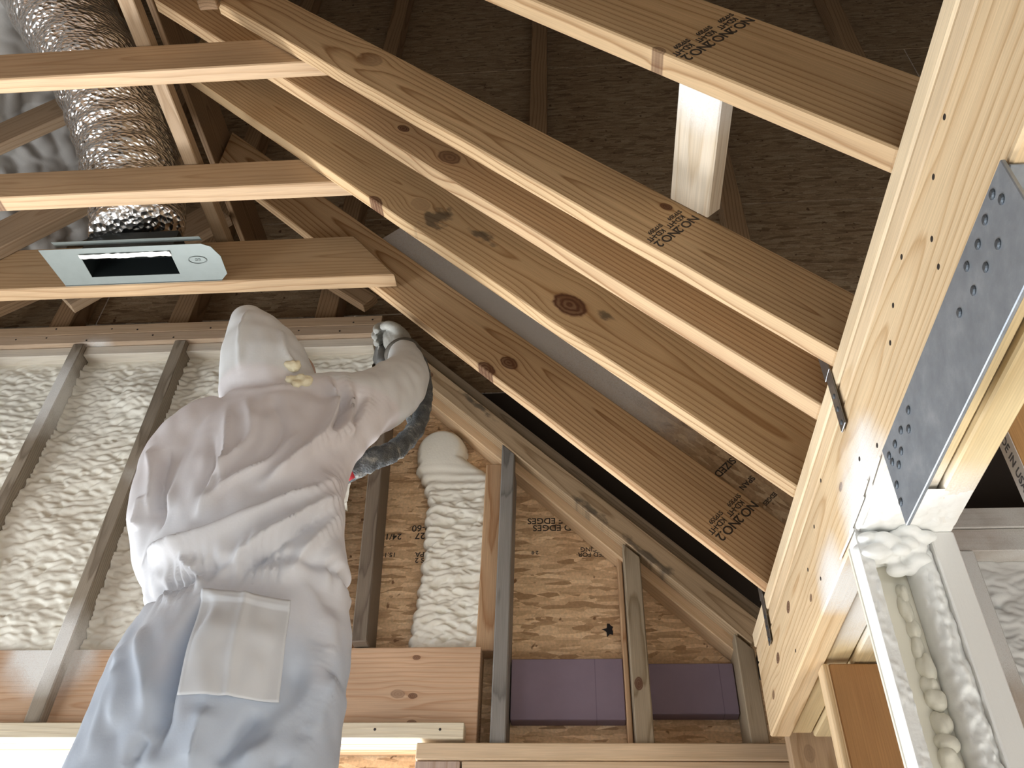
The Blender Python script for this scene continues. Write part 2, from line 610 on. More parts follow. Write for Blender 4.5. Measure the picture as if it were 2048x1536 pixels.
tp = [o for o in COL.objects if o.name.startswith('top_plate')]
rn = random.Random(5)
for k in range(16):
    x = -2.1 + 1.4 * k / 15 + rn.uniform(-0.04, 0.04)
    up_ = rn.random() < 0.5
    lathe_disc('nail', (x, 2.1795, (3.868 if up_ else 3.822) + rn.uniform(-0.012, 0.012)), (0, -1, 0), 0.0035, 0.0008, NAIL, tp[0] if up_ else tp[1])

# rake boards (45 degree end of the wall)
def rake(name, t0, t1, y0, y1, xa, xb, mat, label):
    tm = (t0 + t1) / 2
    a = (xa, (y0 + y1) / 2, tm - xa)
    b = (xb, (y0 + y1) / 2, tm - xb)
    o = board(name, a, b, (1, 0, 1), (t1 - t0) / math.sqrt(2), y1 - y0, mat)
    return tag(o, label, 'plate')


rake('rake_plate', 3.142, 3.196, 2.195, 2.298, -0.66, 0.475, wood(((0.30, 0.235, 0.16), (0.19, 0.14, 0.09)), ring=0.01), 'dusky upper rake plate beside the dark gap under the lowest rafter')
rake('rake_plate', 3.046, 3.140, 2.180, 2.225, -0.64, 0.465, wood(((0.50, 0.365, 0.225), (0.31, 0.205, 0.11)), ring=0.011, stain=((0.19, -0.02, 0.10, 0.018), (0.43, -0.02, 0.12, 0.016), (-0.35, 0.02, 0.1, 0.012)), knots=((-0.58, 0.0, 0.010, 0.9),)), 'broad mould-marked rake board facing the room on the sloped wall top')
rake('rake_plate', 3.008, 3.080, 2.227, 2.298, -0.60, 0.45, wood(((0.66, 0.47, 0.29), (0.55, 0.37, 0.2)), ring=0.016, contrast=0.5), 'bright tan lower rake plate directly above the strand board')

# header and sills
plank('window_header', (-3.28, 2.212, 2.357), (-0.273, 2.252, 2.616), wood(((0.60, 0.41, 0.27), (0.47, 0.27, 0.15)), ring=0.013, contrast=0.8, v0=-0.03, w0=0.05, tilt=0.012, knots=((1.33, 0.10, 0.007, 0.8), (1.33, -0.005, 0.008, 0.85), (1.335, -0.075, 0.008, 0.8), (1.29, 0.0, 0.012, 0.5)), spray=((0.30, 0.13, -0.02, 0.08, 0.17), (-0.12, 0.13, -0.02, 0.03, 0.07), (0.0, 0.14, -0.02, 0.03, 0.08), (0.6, 0.13, 0.0, 0.05, 0.15), (-0.5, 0.13, -0.02, 0.03, 0.07))), 'wide tan window header with small knots along the far wall', 'header')
plank('window_header', (-3.28, 2.256, 2.357), (-0.273, 2.296, 2.616), wood(RED), 'hidden second ply of the window header', 'header')
plank('header_cleat', (-3.28, 2.168, 2.357), (-0.300, 2.210, 2.397), wood(((0.74, 0.66, 0.50), (0.60, 0.50, 0.34)), ring=0.014, contrast=0.6), 'pale nailed cleat along the bottom of the window header', 'cleat')
NH = bpy.data.objects['header_cleat']
for x in (-0.36, -0.525, -0.70):
    lathe_disc('nail', (x, 2.168, 2.379), (0, -1, 0), 0.0035, 0.001, NAIL, NH)
plank('wall_plate', (-0.415, 2.165, 2.306), (0.50, 2.298, 2.346), wood(((0.68, 0.52, 0.35), (0.58, 0.42, 0.26)), ring=0.02, contrast=0.5), 'light tan plate under the purple foam boards', 'plate')
plank('wall_plate', (-0.30, 2.17, 2.262), (0.50, 2.298, 2.304), wood(((0.66, 0.50, 0.34), (0.56, 0.40, 0.25)), ring=0.02, contrast=0.5), 'second tan plate lying under the plate of the purple boards', 'plate')
plank('trimmer_stud', (-0.415, 2.17, 0.6), (-0.305, 2.298, 2.304), wood(((0.52, 0.40, 0.33), (0.42, 0.3, 0.22)), ring=0.02), 'greyish brown trimmer at the side of the window opening', 'stud')
plank('window_sill_board', (-2.44, 2.17, 0.56), (-0.42, 2.298, 0.60), WHW, 'rough sill board of the far window opening', 'sill')

# purple foam boards
def xps(x0, x1, z0, z1, label):
    t = NT('purple_foam_board')
    vec, x, y, z = t.obj()
    n = t.noise(vec, 25, 3)
    ln = t.smooth(t.math('ABSOLUTE', t.math('SUBTRACT', x, 0.075)), 0.0014, 0.0004)
    col = t.mix(n, (0.20, 0.15, 0.195), (0.235, 0.18, 0.225))
    col = t.mix(t.math('MULTIPLY', ln, 0.6), col, (0.09, 0.06, 0.1))
    t.link(col, t.b.inputs['Base Color'])
    t.b.inputs['Roughness'].default_value = 0.75
    o = box('foam_board', (x0, 2.255, z0), (x1, 2.298, z1), t.m)
    return tag(o, label, 'foam board', 'purple foam boards')


xps(-0.193, 0.107, 2.435, 2.60, 'larger purple foam board left of the brown stud, low on the far wall')
xps(0.172, 0.398, 2.45, 2.585, 'smaller purple foam board next to the short stud by the beam')

# splintered hole in the strand board
t_hole = plain('tar_black', (0.008, 0.007, 0.009), 0.7)
bm = bmesh.new()
rr = random.Random(3)
vs_ = [bm.verts.new((math.cos(a) * r, 0, math.sin(a) * r * 1.1)) for a, r in [(k * 2 * math.pi / 14, rr.uniform(0.006, 0.022)) for k in range(14)]]
f_ = bm.faces.new(vs_)
ex = bmesh.ops.extrude_face_region(bm, geom=[f_])
bmesh.ops.translate(bm, verts=[e for e in ex['geom'] if isinstance(e, bmesh.types.BMVert)], vec=(0, -0.001, 0))
me = bpy.data.meshes.new('dark_patch')
bm.to_mesh(me)
bm.free()
link('dark_patch', me, t_hole, Matrix.Translation((0.095 - 0.02, 2.2995, 2.705)), wf)

# mill stamps on the strand board (printed upside down)
def osb_text(s, x, z, size, w=1.0):
    return text_mesh('mill_stamp', s, size, (x, 2.2992, z), (-1, 0, 0), (0, 0, -1), INK, wf, spacing=w, line=0.85)


osb_text('SIZED EDGES\nSQUARE EDGES', -0.055, 3.055, 0.030)
osb_text('SIZED FOR\nSPACING', 0.045, 2.955, 0.021)
osb_text('2-8', -0.135, 2.955, 0.016)
osb_text('24/16', -0.585, 3.02, 0.030)
osb_text('227\n10-60', -0.485, 3.035, 0.032)
osb_text('15.1', -0.58, 2.955, 0.022)
osb_text('PS 2\nAPA', -0.48, 2.945, 0.024)

# ------------------------------------------------------------------ spray foam in the bays
def foam_bay(x0, x1, z0, z1, label, seed, mat=None, yb=2.262, n=2300, rx=(0.016, 0.05), rz=(0.008, 0.016), amp=(0.014, 0.028)):
    rng = np.random.default_rng(seed)
    w, h = x1 - x0, z1 - z0
    nx, nz = int(w / 0.0045), int(h / 0.0038)
    X, Z, H = bumps(nx, nz, w, h, rng, n, rx, rz, amp)
    lump = np.zeros_like(H)
    for k in range(14):
        cx, cz, r = rng.uniform(0, w), rng.uniform(0, h), rng.uniform(0.05, 0.13)
        lump += rng.uniform(-0.012, 0.02) * np.exp(-((X - cx) ** 2 + (Z - cz) ** 2) / r ** 2)
    ex = np.minimum(X, w - X)
    H = H + lump + 0.012 * np.exp(-ex / 0.02)
    top = np.clip((h - Z) / 0.05, 0, 1)
    H = H * (0.25 + 0.75 * top) + 0.012 * (1 - top)
    Y = np.minimum(yb - H, 2.29)
    P = np.stack([x0 + X, Y, z0 + Z], -1)
    me = grid_mesh('foam_fill', P)
    o = link('foam_fill', me, mat or FOAM)
    return tag(o, label, 'foam insulation', 'spray foam in the wall bays')


foam_bay(-2.194, -1.855, 2.617, 3.757, 'cream spray foam filling the leftmost wall bay', 1)
foam_bay(-1.811, -1.466, 2.617, 3.757, 'cream spray foam filling the bay between the two grey studs', 2)
foam_bay(-1.419, -1.076, 2.617, 3.757, 'cream spray foam in the bay left of and behind the person', 3)
foam_bay(-1.034, -0.72, 2.617, 3.757, 'cream spray foam in the bay behind the hood and raised arm', 4)


def foam_column():
    rng = np.random.default_rng(11)
    x0, x1, z0, z1 = -0.56, -0.285, 2.617, 3.47
    w, h = x1 - x0, z1 - z0
    nx, nz = int(w / 0.0032), int(h / 0.0032)
    X, Z, H = bumps(nx, nz, w, h, rng, 900, (0.016, 0.055), (0.006, 0.012), (0.010, 0.024), 0.012)
    XX, ZZ = x0 + X, z0 + Z
    # left outline wanders, top is a smooth round dome, right side meets the stud
    zl = np.array([2.60, 2.66, 2.80, 2.95, 3.05, 3.12, 3.18, 3.24, 3.30, 3.36, 3.42, 3.47])
    xl = np.array([-0.482, -0.488, -0.476, -0.470, -0.478, -0.474, -0.490, -0.520, -0.527, -0.515, -0.475, -0.42])
    left = np.interp(ZZ, zl, xl) + 0.004 * np.sin(ZZ * 160) + 0.003 * np.sin(ZZ * 71)
    topz = 3.14 - XX - 0.150                     # under the rake plate
    dome = np.exp(-(((XX + 0.445) / 0.09) ** 2 + ((ZZ - 3.32) / 0.10) ** 2) ** 2)
    sm = np.clip((ZZ - 3.12) / 0.1, 0, 1)
    H = H * (1 - sm) + sm * (0.020 + 0.006 * np.sin(ZZ * 190) * np.clip((3.26 - ZZ) / 0.1, 0, 1)) + 0.022 * dome
    inside = np.minimum.reduce([(XX - left) / 0.022, (topz - ZZ) / 0.03])
    # round head left where the gun stopped
    rt = 1 - np.sqrt(((XX + 0.447) / 0.084) ** 2 + ((ZZ - 3.325) / 0.084) ** 2)
    inside = np.maximum(np.minimum(inside, (3.345 - 0.75 * np.clip(XX + 0.43, 0, 1) - ZZ) / 0.04), np.minimum(rt * 3.5, (topz - ZZ + 0.02) / 0.02))
    e = np.sqrt(np.clip(inside, 0, 1) * (2 - np.clip(inside, 0, 1)))
    hh = (H + 0.018) * e
    P = np.stack([XX, 2.2985 - hh, ZZ], -1)
    keep = e > 0.0
    ny_, nx_ = keep.shape
    idx = -np.ones(keep.shape, int)
    k2 = keep.copy()
    k2[1:, :] |= keep[:-1, :]
    k2[:-1, :] |= keep[1:, :]
    k2[:, 1:] |= k2[:, :-1]
    idx[k2] = np.arange(k2.sum())
    q = np.stack([idx[:-1, :-1], idx[:-1, 1:], idx[1:, 1:], idx[1:, :-1]], -1).reshape(-1, 4)
    q = q[(q >= 0).all(1)]
    me = bpy.data.meshes.new('foam_column')
    me.from_pydata(P[k2].tolist(), [], q.tolist())
    me.polygons.foreach_set('use_smooth', [True] * len(me.polygons))
    o = link('foam_column', me, FOAM)
    tag(o, 'fresh ribbed column of cream foam with a smooth round top on the strand board', 'foam insulation')


foam_column()

# ------------------------------------------------------------------ rafters
def rafter(yf, th, depth, xtop, mat, label, xbot=0.50):
    """bottom edge passes (0.39, 2.5); yf: far face. Lower end bird-mouthed over the beam"""
    org = Vector((0.39, yf - th / 2, 2.5))

    def uv(x, z):
        d = Vector((x, 0, z)) - Vector((0.39, 0, 2.5))
        return d.dot(RU), d.dot(RN)
    zt = lambda x, d: 2.5 - (x - 0.39) * SL + d * SN
    pts = [uv(xtop, zt(xtop, 0)), uv(0.39, 2.5), uv(xbot, 2.5), uv(xbot, zt(xbot, depth)), uv(xtop, zt(xtop, depth))]
    umid = (pts[0][0]) / 2
    pts = [(p[0] - umid, p[1] - depth / 2) for p in pts]
    me = prism_mesh('rafter', pts, th)
    m = frame(org + RU * umid + RN * (depth / 2), RU, RN)
    o = link('rafter', me, mat, m)
    return tag(o, label, 'rafter', 'sloping rafters of the vaulted ceiling')


# mid-length offsets so that knots can be placed by world x
def kx(x, xtop):
    return (x - 0.39) * SN - (xtop - 0.39) * SN / 2


rA = rafter(1.707, 0.036, 0.150, -1.22, wood(((0.60, 0.42, 0.245), (0.31, 0.165, 0.07)), ring=0.011, v0=0.02, w0=0.05, tilt=0.035, knots=((kx(-0.215, -1.22), -0.015, 0.018, 0.95), (kx(-0.235, -1.22), -0.072, 0.019, 0.95))), 'lowest rafter nearest the far wall, two brown knots and a stamp near its foot')
rB = rafter(1.350, 0.038, 0.180, -1.21, wood(((0.60, 0.43, 0.245), (0.35, 0.205, 0.09)), ring=0.010, v0=-0.01, w0=0.035, tilt=-0.03, knots=((kx(-0.075, -1.26), -0.028, 0.028, 1.0), (kx(-0.52, -1.26), -0.092, 0.017, 0.95), (kx(-0.45, -1.26), -0.02, 0.02, 0.25)), stain=((kx(-0.40, -1.26), -0.03, 0.05, 0.05), (kx(-0.02, -1.26), 0.0, 0.03, 0.014), (kx(-0.30, -1.26), 0.0, 0.06, 0.02))), 'rafter with one big round dark knot and black mould marks')
rC = rafter(1.126, 0.040, 0.165, -1.22, wood(((0.56, 0.395, 0.23), (0.30, 0.165, 0.075)), ring=0.010, v0=0.03, w0=0.045, tilt=0.03, knots=((kx(-0.42, -1.22), -0.025, 0.011, 1.0), (kx(-0.30, -1.22), -0.03, 0.020, 0.8))), 'narrow-looking rafter squeezed between the big-knot rafter and the stamped one above')
rD = rafter(0.998, 0.036, 0.125, -0.90, wood(((0.61, 0.435, 0.25), (0.32, 0.18, 0.078)), ring=0.0095, v0=-0.015, w0=0.042, tilt=0.028, knots=((kx(-0.50, -0.90), 0.012, 0.024, 0.4), (kx(0.10, -0.90), 0.038, 0.008, 0.95))), 'long rafter with a pale oval knot near its upper end, carrying the front joist')
rE = rafter(0.650, 0.036, 0.162, -1.2, wood(((0.61, 0.435, 0.25), (0.37, 0.22, 0.10)), ring=0.011, v0=0.02, w0=0.055, tilt=0.018, knots=((kx(0.13, -1.2), -0.078, 0.007, 0.7),)), 'topmost rafter in view, closest to the camera, with a bright lower edge')
for k, (yf, lab) in enumerate(((0.29, 'added rafter just above the camera, beyond the top of the picture'), (-0.07, 'added rafter over the camera, behind the picture'), (-0.43, 'second added rafter behind the camera'), (-0.79, 'third added rafter behind the camera'), (-1.15, 'rearmost added rafter behind the camera'))):  # unseen rafters, added to keep light out of the upper attic
    rafter(yf, 0.038, 0.165, -1.2, wood(PINE), lab)
# short continuation of the long rafter beyond its end cut
o = board('rafter_offcut', Vector((0.39, 0.98, 2.5)) + RU * ((-0.99 - 0.39) * SN) + RN * 0.0625, Vector((0.39, 0.98, 2.5)) + RU * ((-1.2 - 0.39) * SN) + RN * 0.0625, RN, 0.125, 0.036, wood(PINE))
tag(o, 'short rafter end beyond the gap at the top of the long rafter', 'rafter')
o = board('gang_plate', (-0.913, 0.955, 3.78), (-0.913, 0.955, 4.02), (1, 0, 0), 0.05, 0.03, wood(DARK))
tag(o, 'dark upright block filling the gap at the upper end of the long rafter', 'block')


def stamp(raf, x, yface, perp0, n, size=0.030):
    """grade stamp across the board: reads down across the width"""
    base = Vector((x, yface, 2.5 - (x - 0.39) * SL))
    for k in range(n):
        c = base + RN * (perp0 - k * size * 2.15)
        text_mesh('grade_stamp', 'NO.2', size, c + RU * (size * 0.30), -RN, RU, INK, raf, spacing=0.95)
        text_mesh('grade_stamp', 'KD-HT', size * 0.62, c - RU * (size * 0.45) - RN * (size * 0.3), -RN, RU, INK, raf, spacing=0.9)
        text_mesh('grade_stamp', 'SYP359', size * 0.50, c - RU * (size * 0.98) + RN * (size * 0.2), -RN, RU, INK, raf, spacing=0.9)


stamp(rA, 0.285, 1.6707, 0.115, 2, 0.030)
stamp(rD, 0.135, 0.9617, 0.086, 2, 0.024)
stamp(rE, 0.155, 0.6137, 0.130, 3, 0.023)

# strand board strip behind the lowest rafter
c0 = Vector((0.39, 1.716, 2.5))
o = board('osb_strip', c0 + RU * ((-0.72 - 0.39) * SN) + RN * 0.27, c0 + RU * ((0.42 - 0.39) * SN) + RN * 0.27, RN, 0.30, 0.011,
          osb(0.85, spray=((-0.55, -0.15, 0, 0.35, 0.62), (-0.1, -0.15, 0, 0.3, 0.55)), seed=3))
tag(o, 'strand board strip dusted with overspray behind the lowest rafter', 'sheathing')
for k, (s, sz) in enumerate((('SIZED', 0.026), ('SPAN', 0.02), ('EDGES', 0.015))):
    xx = 0.205 + 0.045 * k
    base = Vector((xx, 1.7095, 2.5 - (xx - 0.39) * SL)) + RN * 0.205
    text_mesh('mill_stamp', s, sz, base, -RN, RU, INK, o)

# blocking between the two top rafters
bz = Vector((0.222, 0, 2.868))
o = board('blocking', (bz.x, 0.652, bz.z), (bz.x, 0.961, bz.z), RU, 0.085, 0.036, wood(((0.66, 0.58, 0.46), (0.55, 0.45, 0.32)), ring=0.012, spray=((-0.10, 0, 0, 0.04, 0.12),)))
tag(o, 'pale whitened block fixed between the two topmost rafters', 'block')

# ------------------------------------------------------------------ ceiling joists
def joist(y0, y1, z0, z1, x1, mat, label, cut=0.0):
    L = x1 + 3.28
    h = (z1 - z0) / 2
    pts = [(-L / 2, -h), (L / 2, -h), (L / 2 - cut * 2 * h, h), (-L / 2, h)]
    me = prism_mesh('ceiling_joist', pts, y1 - y0, 0.003)
    o = link('ceiling_joist', me, mat, frame(((x1 - 3.28) / 2, (y0 + y1) / 2, (z0 + z1) / 2), (1, 0, 0), (0, 0, 1)))
    return tag(o, label, 'joist', 'level ceiling joists')


joist(1.000, 1.040, 3.540, 3.668, -0.50, wood(((0.52, 0.365, 0.22), (0.40, 0.255, 0.135)), ring=0.013, contrast=0.8), 'front ceiling joist crossing the duct at the top left', 0.4)
joist(1.352, 1.400, 3.550, 3.668, -0.55, wood(((0.52, 0.365, 0.22), (0.40, 0.255, 0.135)), ring=0.013, contrast=0.8, knots=((0.30, -0.06, 0.016, 0.8),)), 'middle ceiling joist above the metal register boot', 0.4)
joist(1.620, 1.668, 3.470, 3.655, -0.505, wood(((0.47, 0.325, 0.185), (0.33, 0.20, 0.10)), ring=0.012, contrast=0.9, knots=((-0.02, -0.085, 0.016, 0.8), (0.5, 0.07, 0.03, 0.2))), 'back ceiling joist with a slanted end, behind the register boot', 0.8)
for yj, lab in ((0.655, 'added ceiling joist beyond the top of the picture'), (0.295, 'added ceiling joist over the camera'), (-0.065, 'added ceiling joist behind the camera'), (-0.425, 'rearmost added joist behind the camera')):  # joists out of view, added to hold light back from the attic
    joist(yj, yj + 0.04, 3.540, 3.668, -0.50, wood(RED), lab, 0.4)
# cross stick lying over the joists
o = board('cross_brace', (-1.062, 0.55, 3.69), (-1.072, 1.665, 3.69), (1, 0, 0), 0.040, 0.040, wood(((0.33, 0.235, 0.145), (0.25, 0.165, 0.09)), ring=0.012))
tag(o, 'thin brace lying across the tops of the ceiling joists', 'brace')

# opposite roof slope at the left: rafters and foam behind
def lrafter(y, mat, label, xa, xb=-1.24, depth=0.14):
    n = Vector((-SL / SN, 0, 1 / SN))
    a = Vector((xa, y, 5.39 + 1.0186 * xa)) + n * depth / 2
    b = Vector((xb, y, 5.39 + 1.0186 * xb)) + n * depth / 2
    o = board('rafter', a, b, n, depth, 0.038, mat)
    return tag(o, label, 'rafter', 'rafters of the left roof slope')


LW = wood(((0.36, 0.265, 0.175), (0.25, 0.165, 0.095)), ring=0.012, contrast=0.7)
o = board('rafter', (-2.15, 1.56, 6.115 - 2.15 * 1.0186 + 0.10), (-1.50, 1.56, 6.115 - 1.50 * 1.0186 + 0.10), (-1, 0, 1), 0.14, 0.038, LW)
tag(o, 'dim left-slope rafter seen left of the duct between the front and middle joists', 'rafter', 'rafters of the left roof slope')
lrafter(1.60, LW, xa=-1.8, xb=-1.45, label='dim left-slope rafter seen left of the duct above the register boot')
lrafter(1.90, LW, xa=-1.68, label='dim left-slope rafter seen just above the wall plate at the left')
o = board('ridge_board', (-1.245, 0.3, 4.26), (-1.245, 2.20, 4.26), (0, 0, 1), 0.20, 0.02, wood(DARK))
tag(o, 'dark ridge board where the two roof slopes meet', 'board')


def roof_foam():
    rng = np.random.default_rng(21)
    w, h = 2.2, 1.0
    nx, nz = 260, 130
    X, Z, H = bumps(nx, nz, w, h, rng, 700, (0.04, 0.12), (0.025, 0.06), (0.02, 0.06))
    n = np.array([-SL / SN, 0, 1 / SN])
    d = np.array([1 / SN, 0, SL / SN])
    o_ = np.array([-2.30, 0.1, 6.115 - 2.30 * 1.0186]) + n * 0.24
    P = o_ + Z[..., None] * d + X[..., None] * np.array([0, 0.93, 0]) - H[..., None] * n
    me = grid_mesh('roof_foam', P)
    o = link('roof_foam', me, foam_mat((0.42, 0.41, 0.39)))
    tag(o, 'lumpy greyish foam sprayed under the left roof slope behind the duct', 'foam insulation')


roof_foam()

# studs of the dark upper gable wall
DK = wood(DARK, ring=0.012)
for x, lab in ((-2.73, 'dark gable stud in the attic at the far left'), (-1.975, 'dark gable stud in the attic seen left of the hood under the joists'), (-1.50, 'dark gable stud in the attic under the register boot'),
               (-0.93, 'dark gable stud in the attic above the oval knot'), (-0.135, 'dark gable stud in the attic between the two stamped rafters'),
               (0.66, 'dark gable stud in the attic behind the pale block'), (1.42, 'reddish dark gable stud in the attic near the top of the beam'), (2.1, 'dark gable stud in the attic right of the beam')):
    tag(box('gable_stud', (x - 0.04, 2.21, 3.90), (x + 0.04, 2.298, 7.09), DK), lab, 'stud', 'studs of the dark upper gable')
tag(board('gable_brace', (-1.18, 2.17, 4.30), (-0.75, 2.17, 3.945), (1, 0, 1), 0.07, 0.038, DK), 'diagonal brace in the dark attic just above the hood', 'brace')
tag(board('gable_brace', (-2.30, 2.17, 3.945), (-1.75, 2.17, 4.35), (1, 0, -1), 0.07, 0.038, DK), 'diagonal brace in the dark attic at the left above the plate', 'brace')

# ------------------------------------------------------------------ the beam at the right
bw = empty('timber_beam', (0.39, 1.0, 2.267))
tag(bw, 'built-up timber beam running from the camera to the far wall, carrying the rafter feet', 'beam')
BX1 = 0.524
pale1 = wood(((0.74, 0.58, 0.38), (0.62, 0.45, 0.26)), ring=0.010, contrast=0.8, w0=0.05, tilt=0.008)


def ply(x0, x1, z0, z1, mat, y0=-0.6, y1=1.90, name='ply'):
    a = ((x0 + x1) / 2, y0, (z0 + z1) / 2)
    b = ((x0 + x1) / 2, y1, (z0 + z1) / 2)
    return board(name, a, b, (0, 0, 1), z1 - z0, x1 - x0, mat, parent=bw, bev=0.003)


bk = [(1.645 - 0.78, -0.01, 0.010, 1.0), (1.72 - 0.78, 0.02, 0.011, 1.0), (1.50 - 0.78, -0.035, 0.008, 0.8)]
main = wood(((0.72, 0.55, 0.34), (0.53, 0.35, 0.18)), ring=0.0085, contrast=0.9, v0=0.03, w0=0.05, tilt=0.012,
            knots=((0.89, 0.035, 0.010, 1.0), (1.05, 0.005, 0.010, 1.0), (0.73, -0.03, 0.006, 0.9), (0.45, 0.005, 0.006, 0.9), (1.15, -0.03, 0.008, 0.8)),
            spray=((0.37, -0.085, 0.0, 0.07, 0.15), (0.60, -0.09, 0.0, 0.03, 0.11)))
ply(0.391, 0.434, 2.267, 2.428, main)
ply(0.392, 0.434, 2.430, 2.463, pale1, name='ply')
ply(0.389, 0.470, 2.465, 2.499, wood(((0.76, 0.62, 0.42), (0.66, 0.5, 0.31)), ring=0.014, contrast=0.7), name='top_plate')
under = wood(((0.70, 0.57, 0.34), (0.60, 0.45, 0.24)), ring=0.02, contrast=0.6, spray=((0.55, -0.08, 0.0, 0.16, 0.32),), knots=((0.35, -0.09, 0.01, 0.8),))
ply(0.436, 0.479, 2.275, 2.499, under)
ply(0.481, BX1, 2.267, 2.499, under)
for (y, z) in ((0.52, 2.415), (0.58, 2.395), (0.63, 2.352), (0.64, 2.318), (0.70, 2.405), (0.76, 2.385), (0.80, 2.36), (0.93, 2.30), (1.0, 2.33), (1.18, 2.42), (1.30, 2.31), (1.36, 2.36), (1.55, 2.30), (1.27, 2.39)):
    lathe_disc('nail', (0.391, y, z), (-1, 0, 0), 0.0035, 0.0006, NAIL, bw)
# splintered foam-coated chips on the sprayed face
for (y, z, l, a) in ((1.01, 2.283, 0.05, 0.25), (1.06, 2.277, 0.09, 0.1), (1.13, 2.272, 0.09, -0.1), (0.955, 2.276, 0.06, 0.35)):
    board('splinter', (0.388, y - l / 2, z + a * 0.01), (0.388, y + l / 2, z - a * 0.01), (0, 0, 1), 0.004, 0.003, FOAMW, parent=bw, bev=0.002)

# steel angle hanging under the beam
t = NT('galvanised_steel')
vec, x, y, z = t.obj()
n1 = t.noise(vec, 22, 5, 0.65)
n2 = t.noise(vec, 7, 3)
col = t.ramp(n1, [(0.3, (0.25, 0.28, 0.31)), (0.55, (0.34, 0.375, 0.41)), (0.75, (0.47, 0.50, 0.53))])
col = t.mix(t.math('MULTIPLY', n2, 0.4), col, (0.22, 0.24, 0.27))
t.link(col, t.b.inputs['Base Color'])
t.b.inputs['Metallic'].default_value = 0.55
t.b.inputs['Roughness'].default_value = 0.48
t.bump(n1, 0.06, 0.002)
STEEL = t.m
pl = empty('steel_angle', (0.388, 0.69, 2.27))
tag(pl, 'grey galvanised steel plate with nail heads hanging along the beam underside', 'bracket')
board('plate', (0.3865, 0.475, 2.2175), (0.3865, 0.905, 2.2175), (0, 0, 1), 0.111, 0.005, STEEL, parent=pl, bev=0.001)
board('flange', (0.412, 0.475, 2.2640), (0.412, 0.905, 2.2640), (1, 0, 0), 0.046, 0.004, STEEL, parent=pl, bev=0.001)
NS = plain('nail_head_grey', (0.13, 0.15, 0.17), 0.45, 0.7)
for (y, z) in ((0.505, 2.262), (0.498, 2.245), (0.530, 2.257), (0.530, 2.222), (0.555, 2.252), (0.560, 2.225), (0.585, 2.255), (0.592, 2.228), (0.628, 2.235),
               (0.80, 2.252), (0.815, 2.236), (0.835, 2.250), (0.852, 2.232), (0.862, 2.250), (0.870, 2.225), (0.888, 2.252), (0.885, 2.240), (0.893, 2.212), (0.897, 2.19)):
    lathe_disc('nail', (0.384, y, z), (-1, 0, 0), 0.0052, 0.0022, NS, pl, seg=12)

# hurricane ties at rafter feet
HT = plain('tie_steel', (0.22, 0.225, 0.23), 0.35, 0.9, var=0.3, nscale=60)
for (y, lab) in ((1.012, 'steel tie strap at the foot of the stamped long rafter'), (1.725, 'steel tie strap at the foot of the lowest rafter')):
    e = tag(empty('tie_strap', (0.386, y, 2.47)), lab, 'strap', 'steel rafter ties')
    board('strap', (0.3870, y, 2.395), (0.3870, y, 2.50), (0, 1, 0), 0.024, 0.0025, HT, parent=e, bev=0.0008)
    board('strap', (0.3870, y + 0.004, 2.50), (0.3870, y + 0.008, 2.60), (0, 1, 0), 0.030, 0.0025, HT, parent=e, bev=0.0008)
    for z in (2.405, 2.43, 2.455):
        lathe_disc('nail', (0.3855, y, z), (-1, 0, 0), 0.004, 0.0015, NS, e)

# ------------------------------------------------------------------ foamed post under the beam
po = tag(empty('foamed_post', (0.45, 1.15, 0)), 'white foam-coated hollow post of two studs under the beam', 'post')
WS = wood(((0.72, 0.70, 0.66), (0.62, 0.6, 0.56)), ring=0.02, contrast=0.3, spray=((0.9, 0, 0, 0.6, 1.4), (0.3, 0, 0, 0.6, 1.4)))
box('stud', (0.389, 1.088, 0.0), (0.404, 1.128, 2.266), WS, parent=po)
box('stud', (0.490, 1.088, 0.0), (0.524, 1.128, 2.266), WS, parent=po)
CAV = plain('cavity_foam', (0.74, 0.71, 0.60), 0.6, var=0.05)
box('back_board', (0.389, 1.129, 0.0), (0.524, 1.139, 2.266), CAV, parent=po)


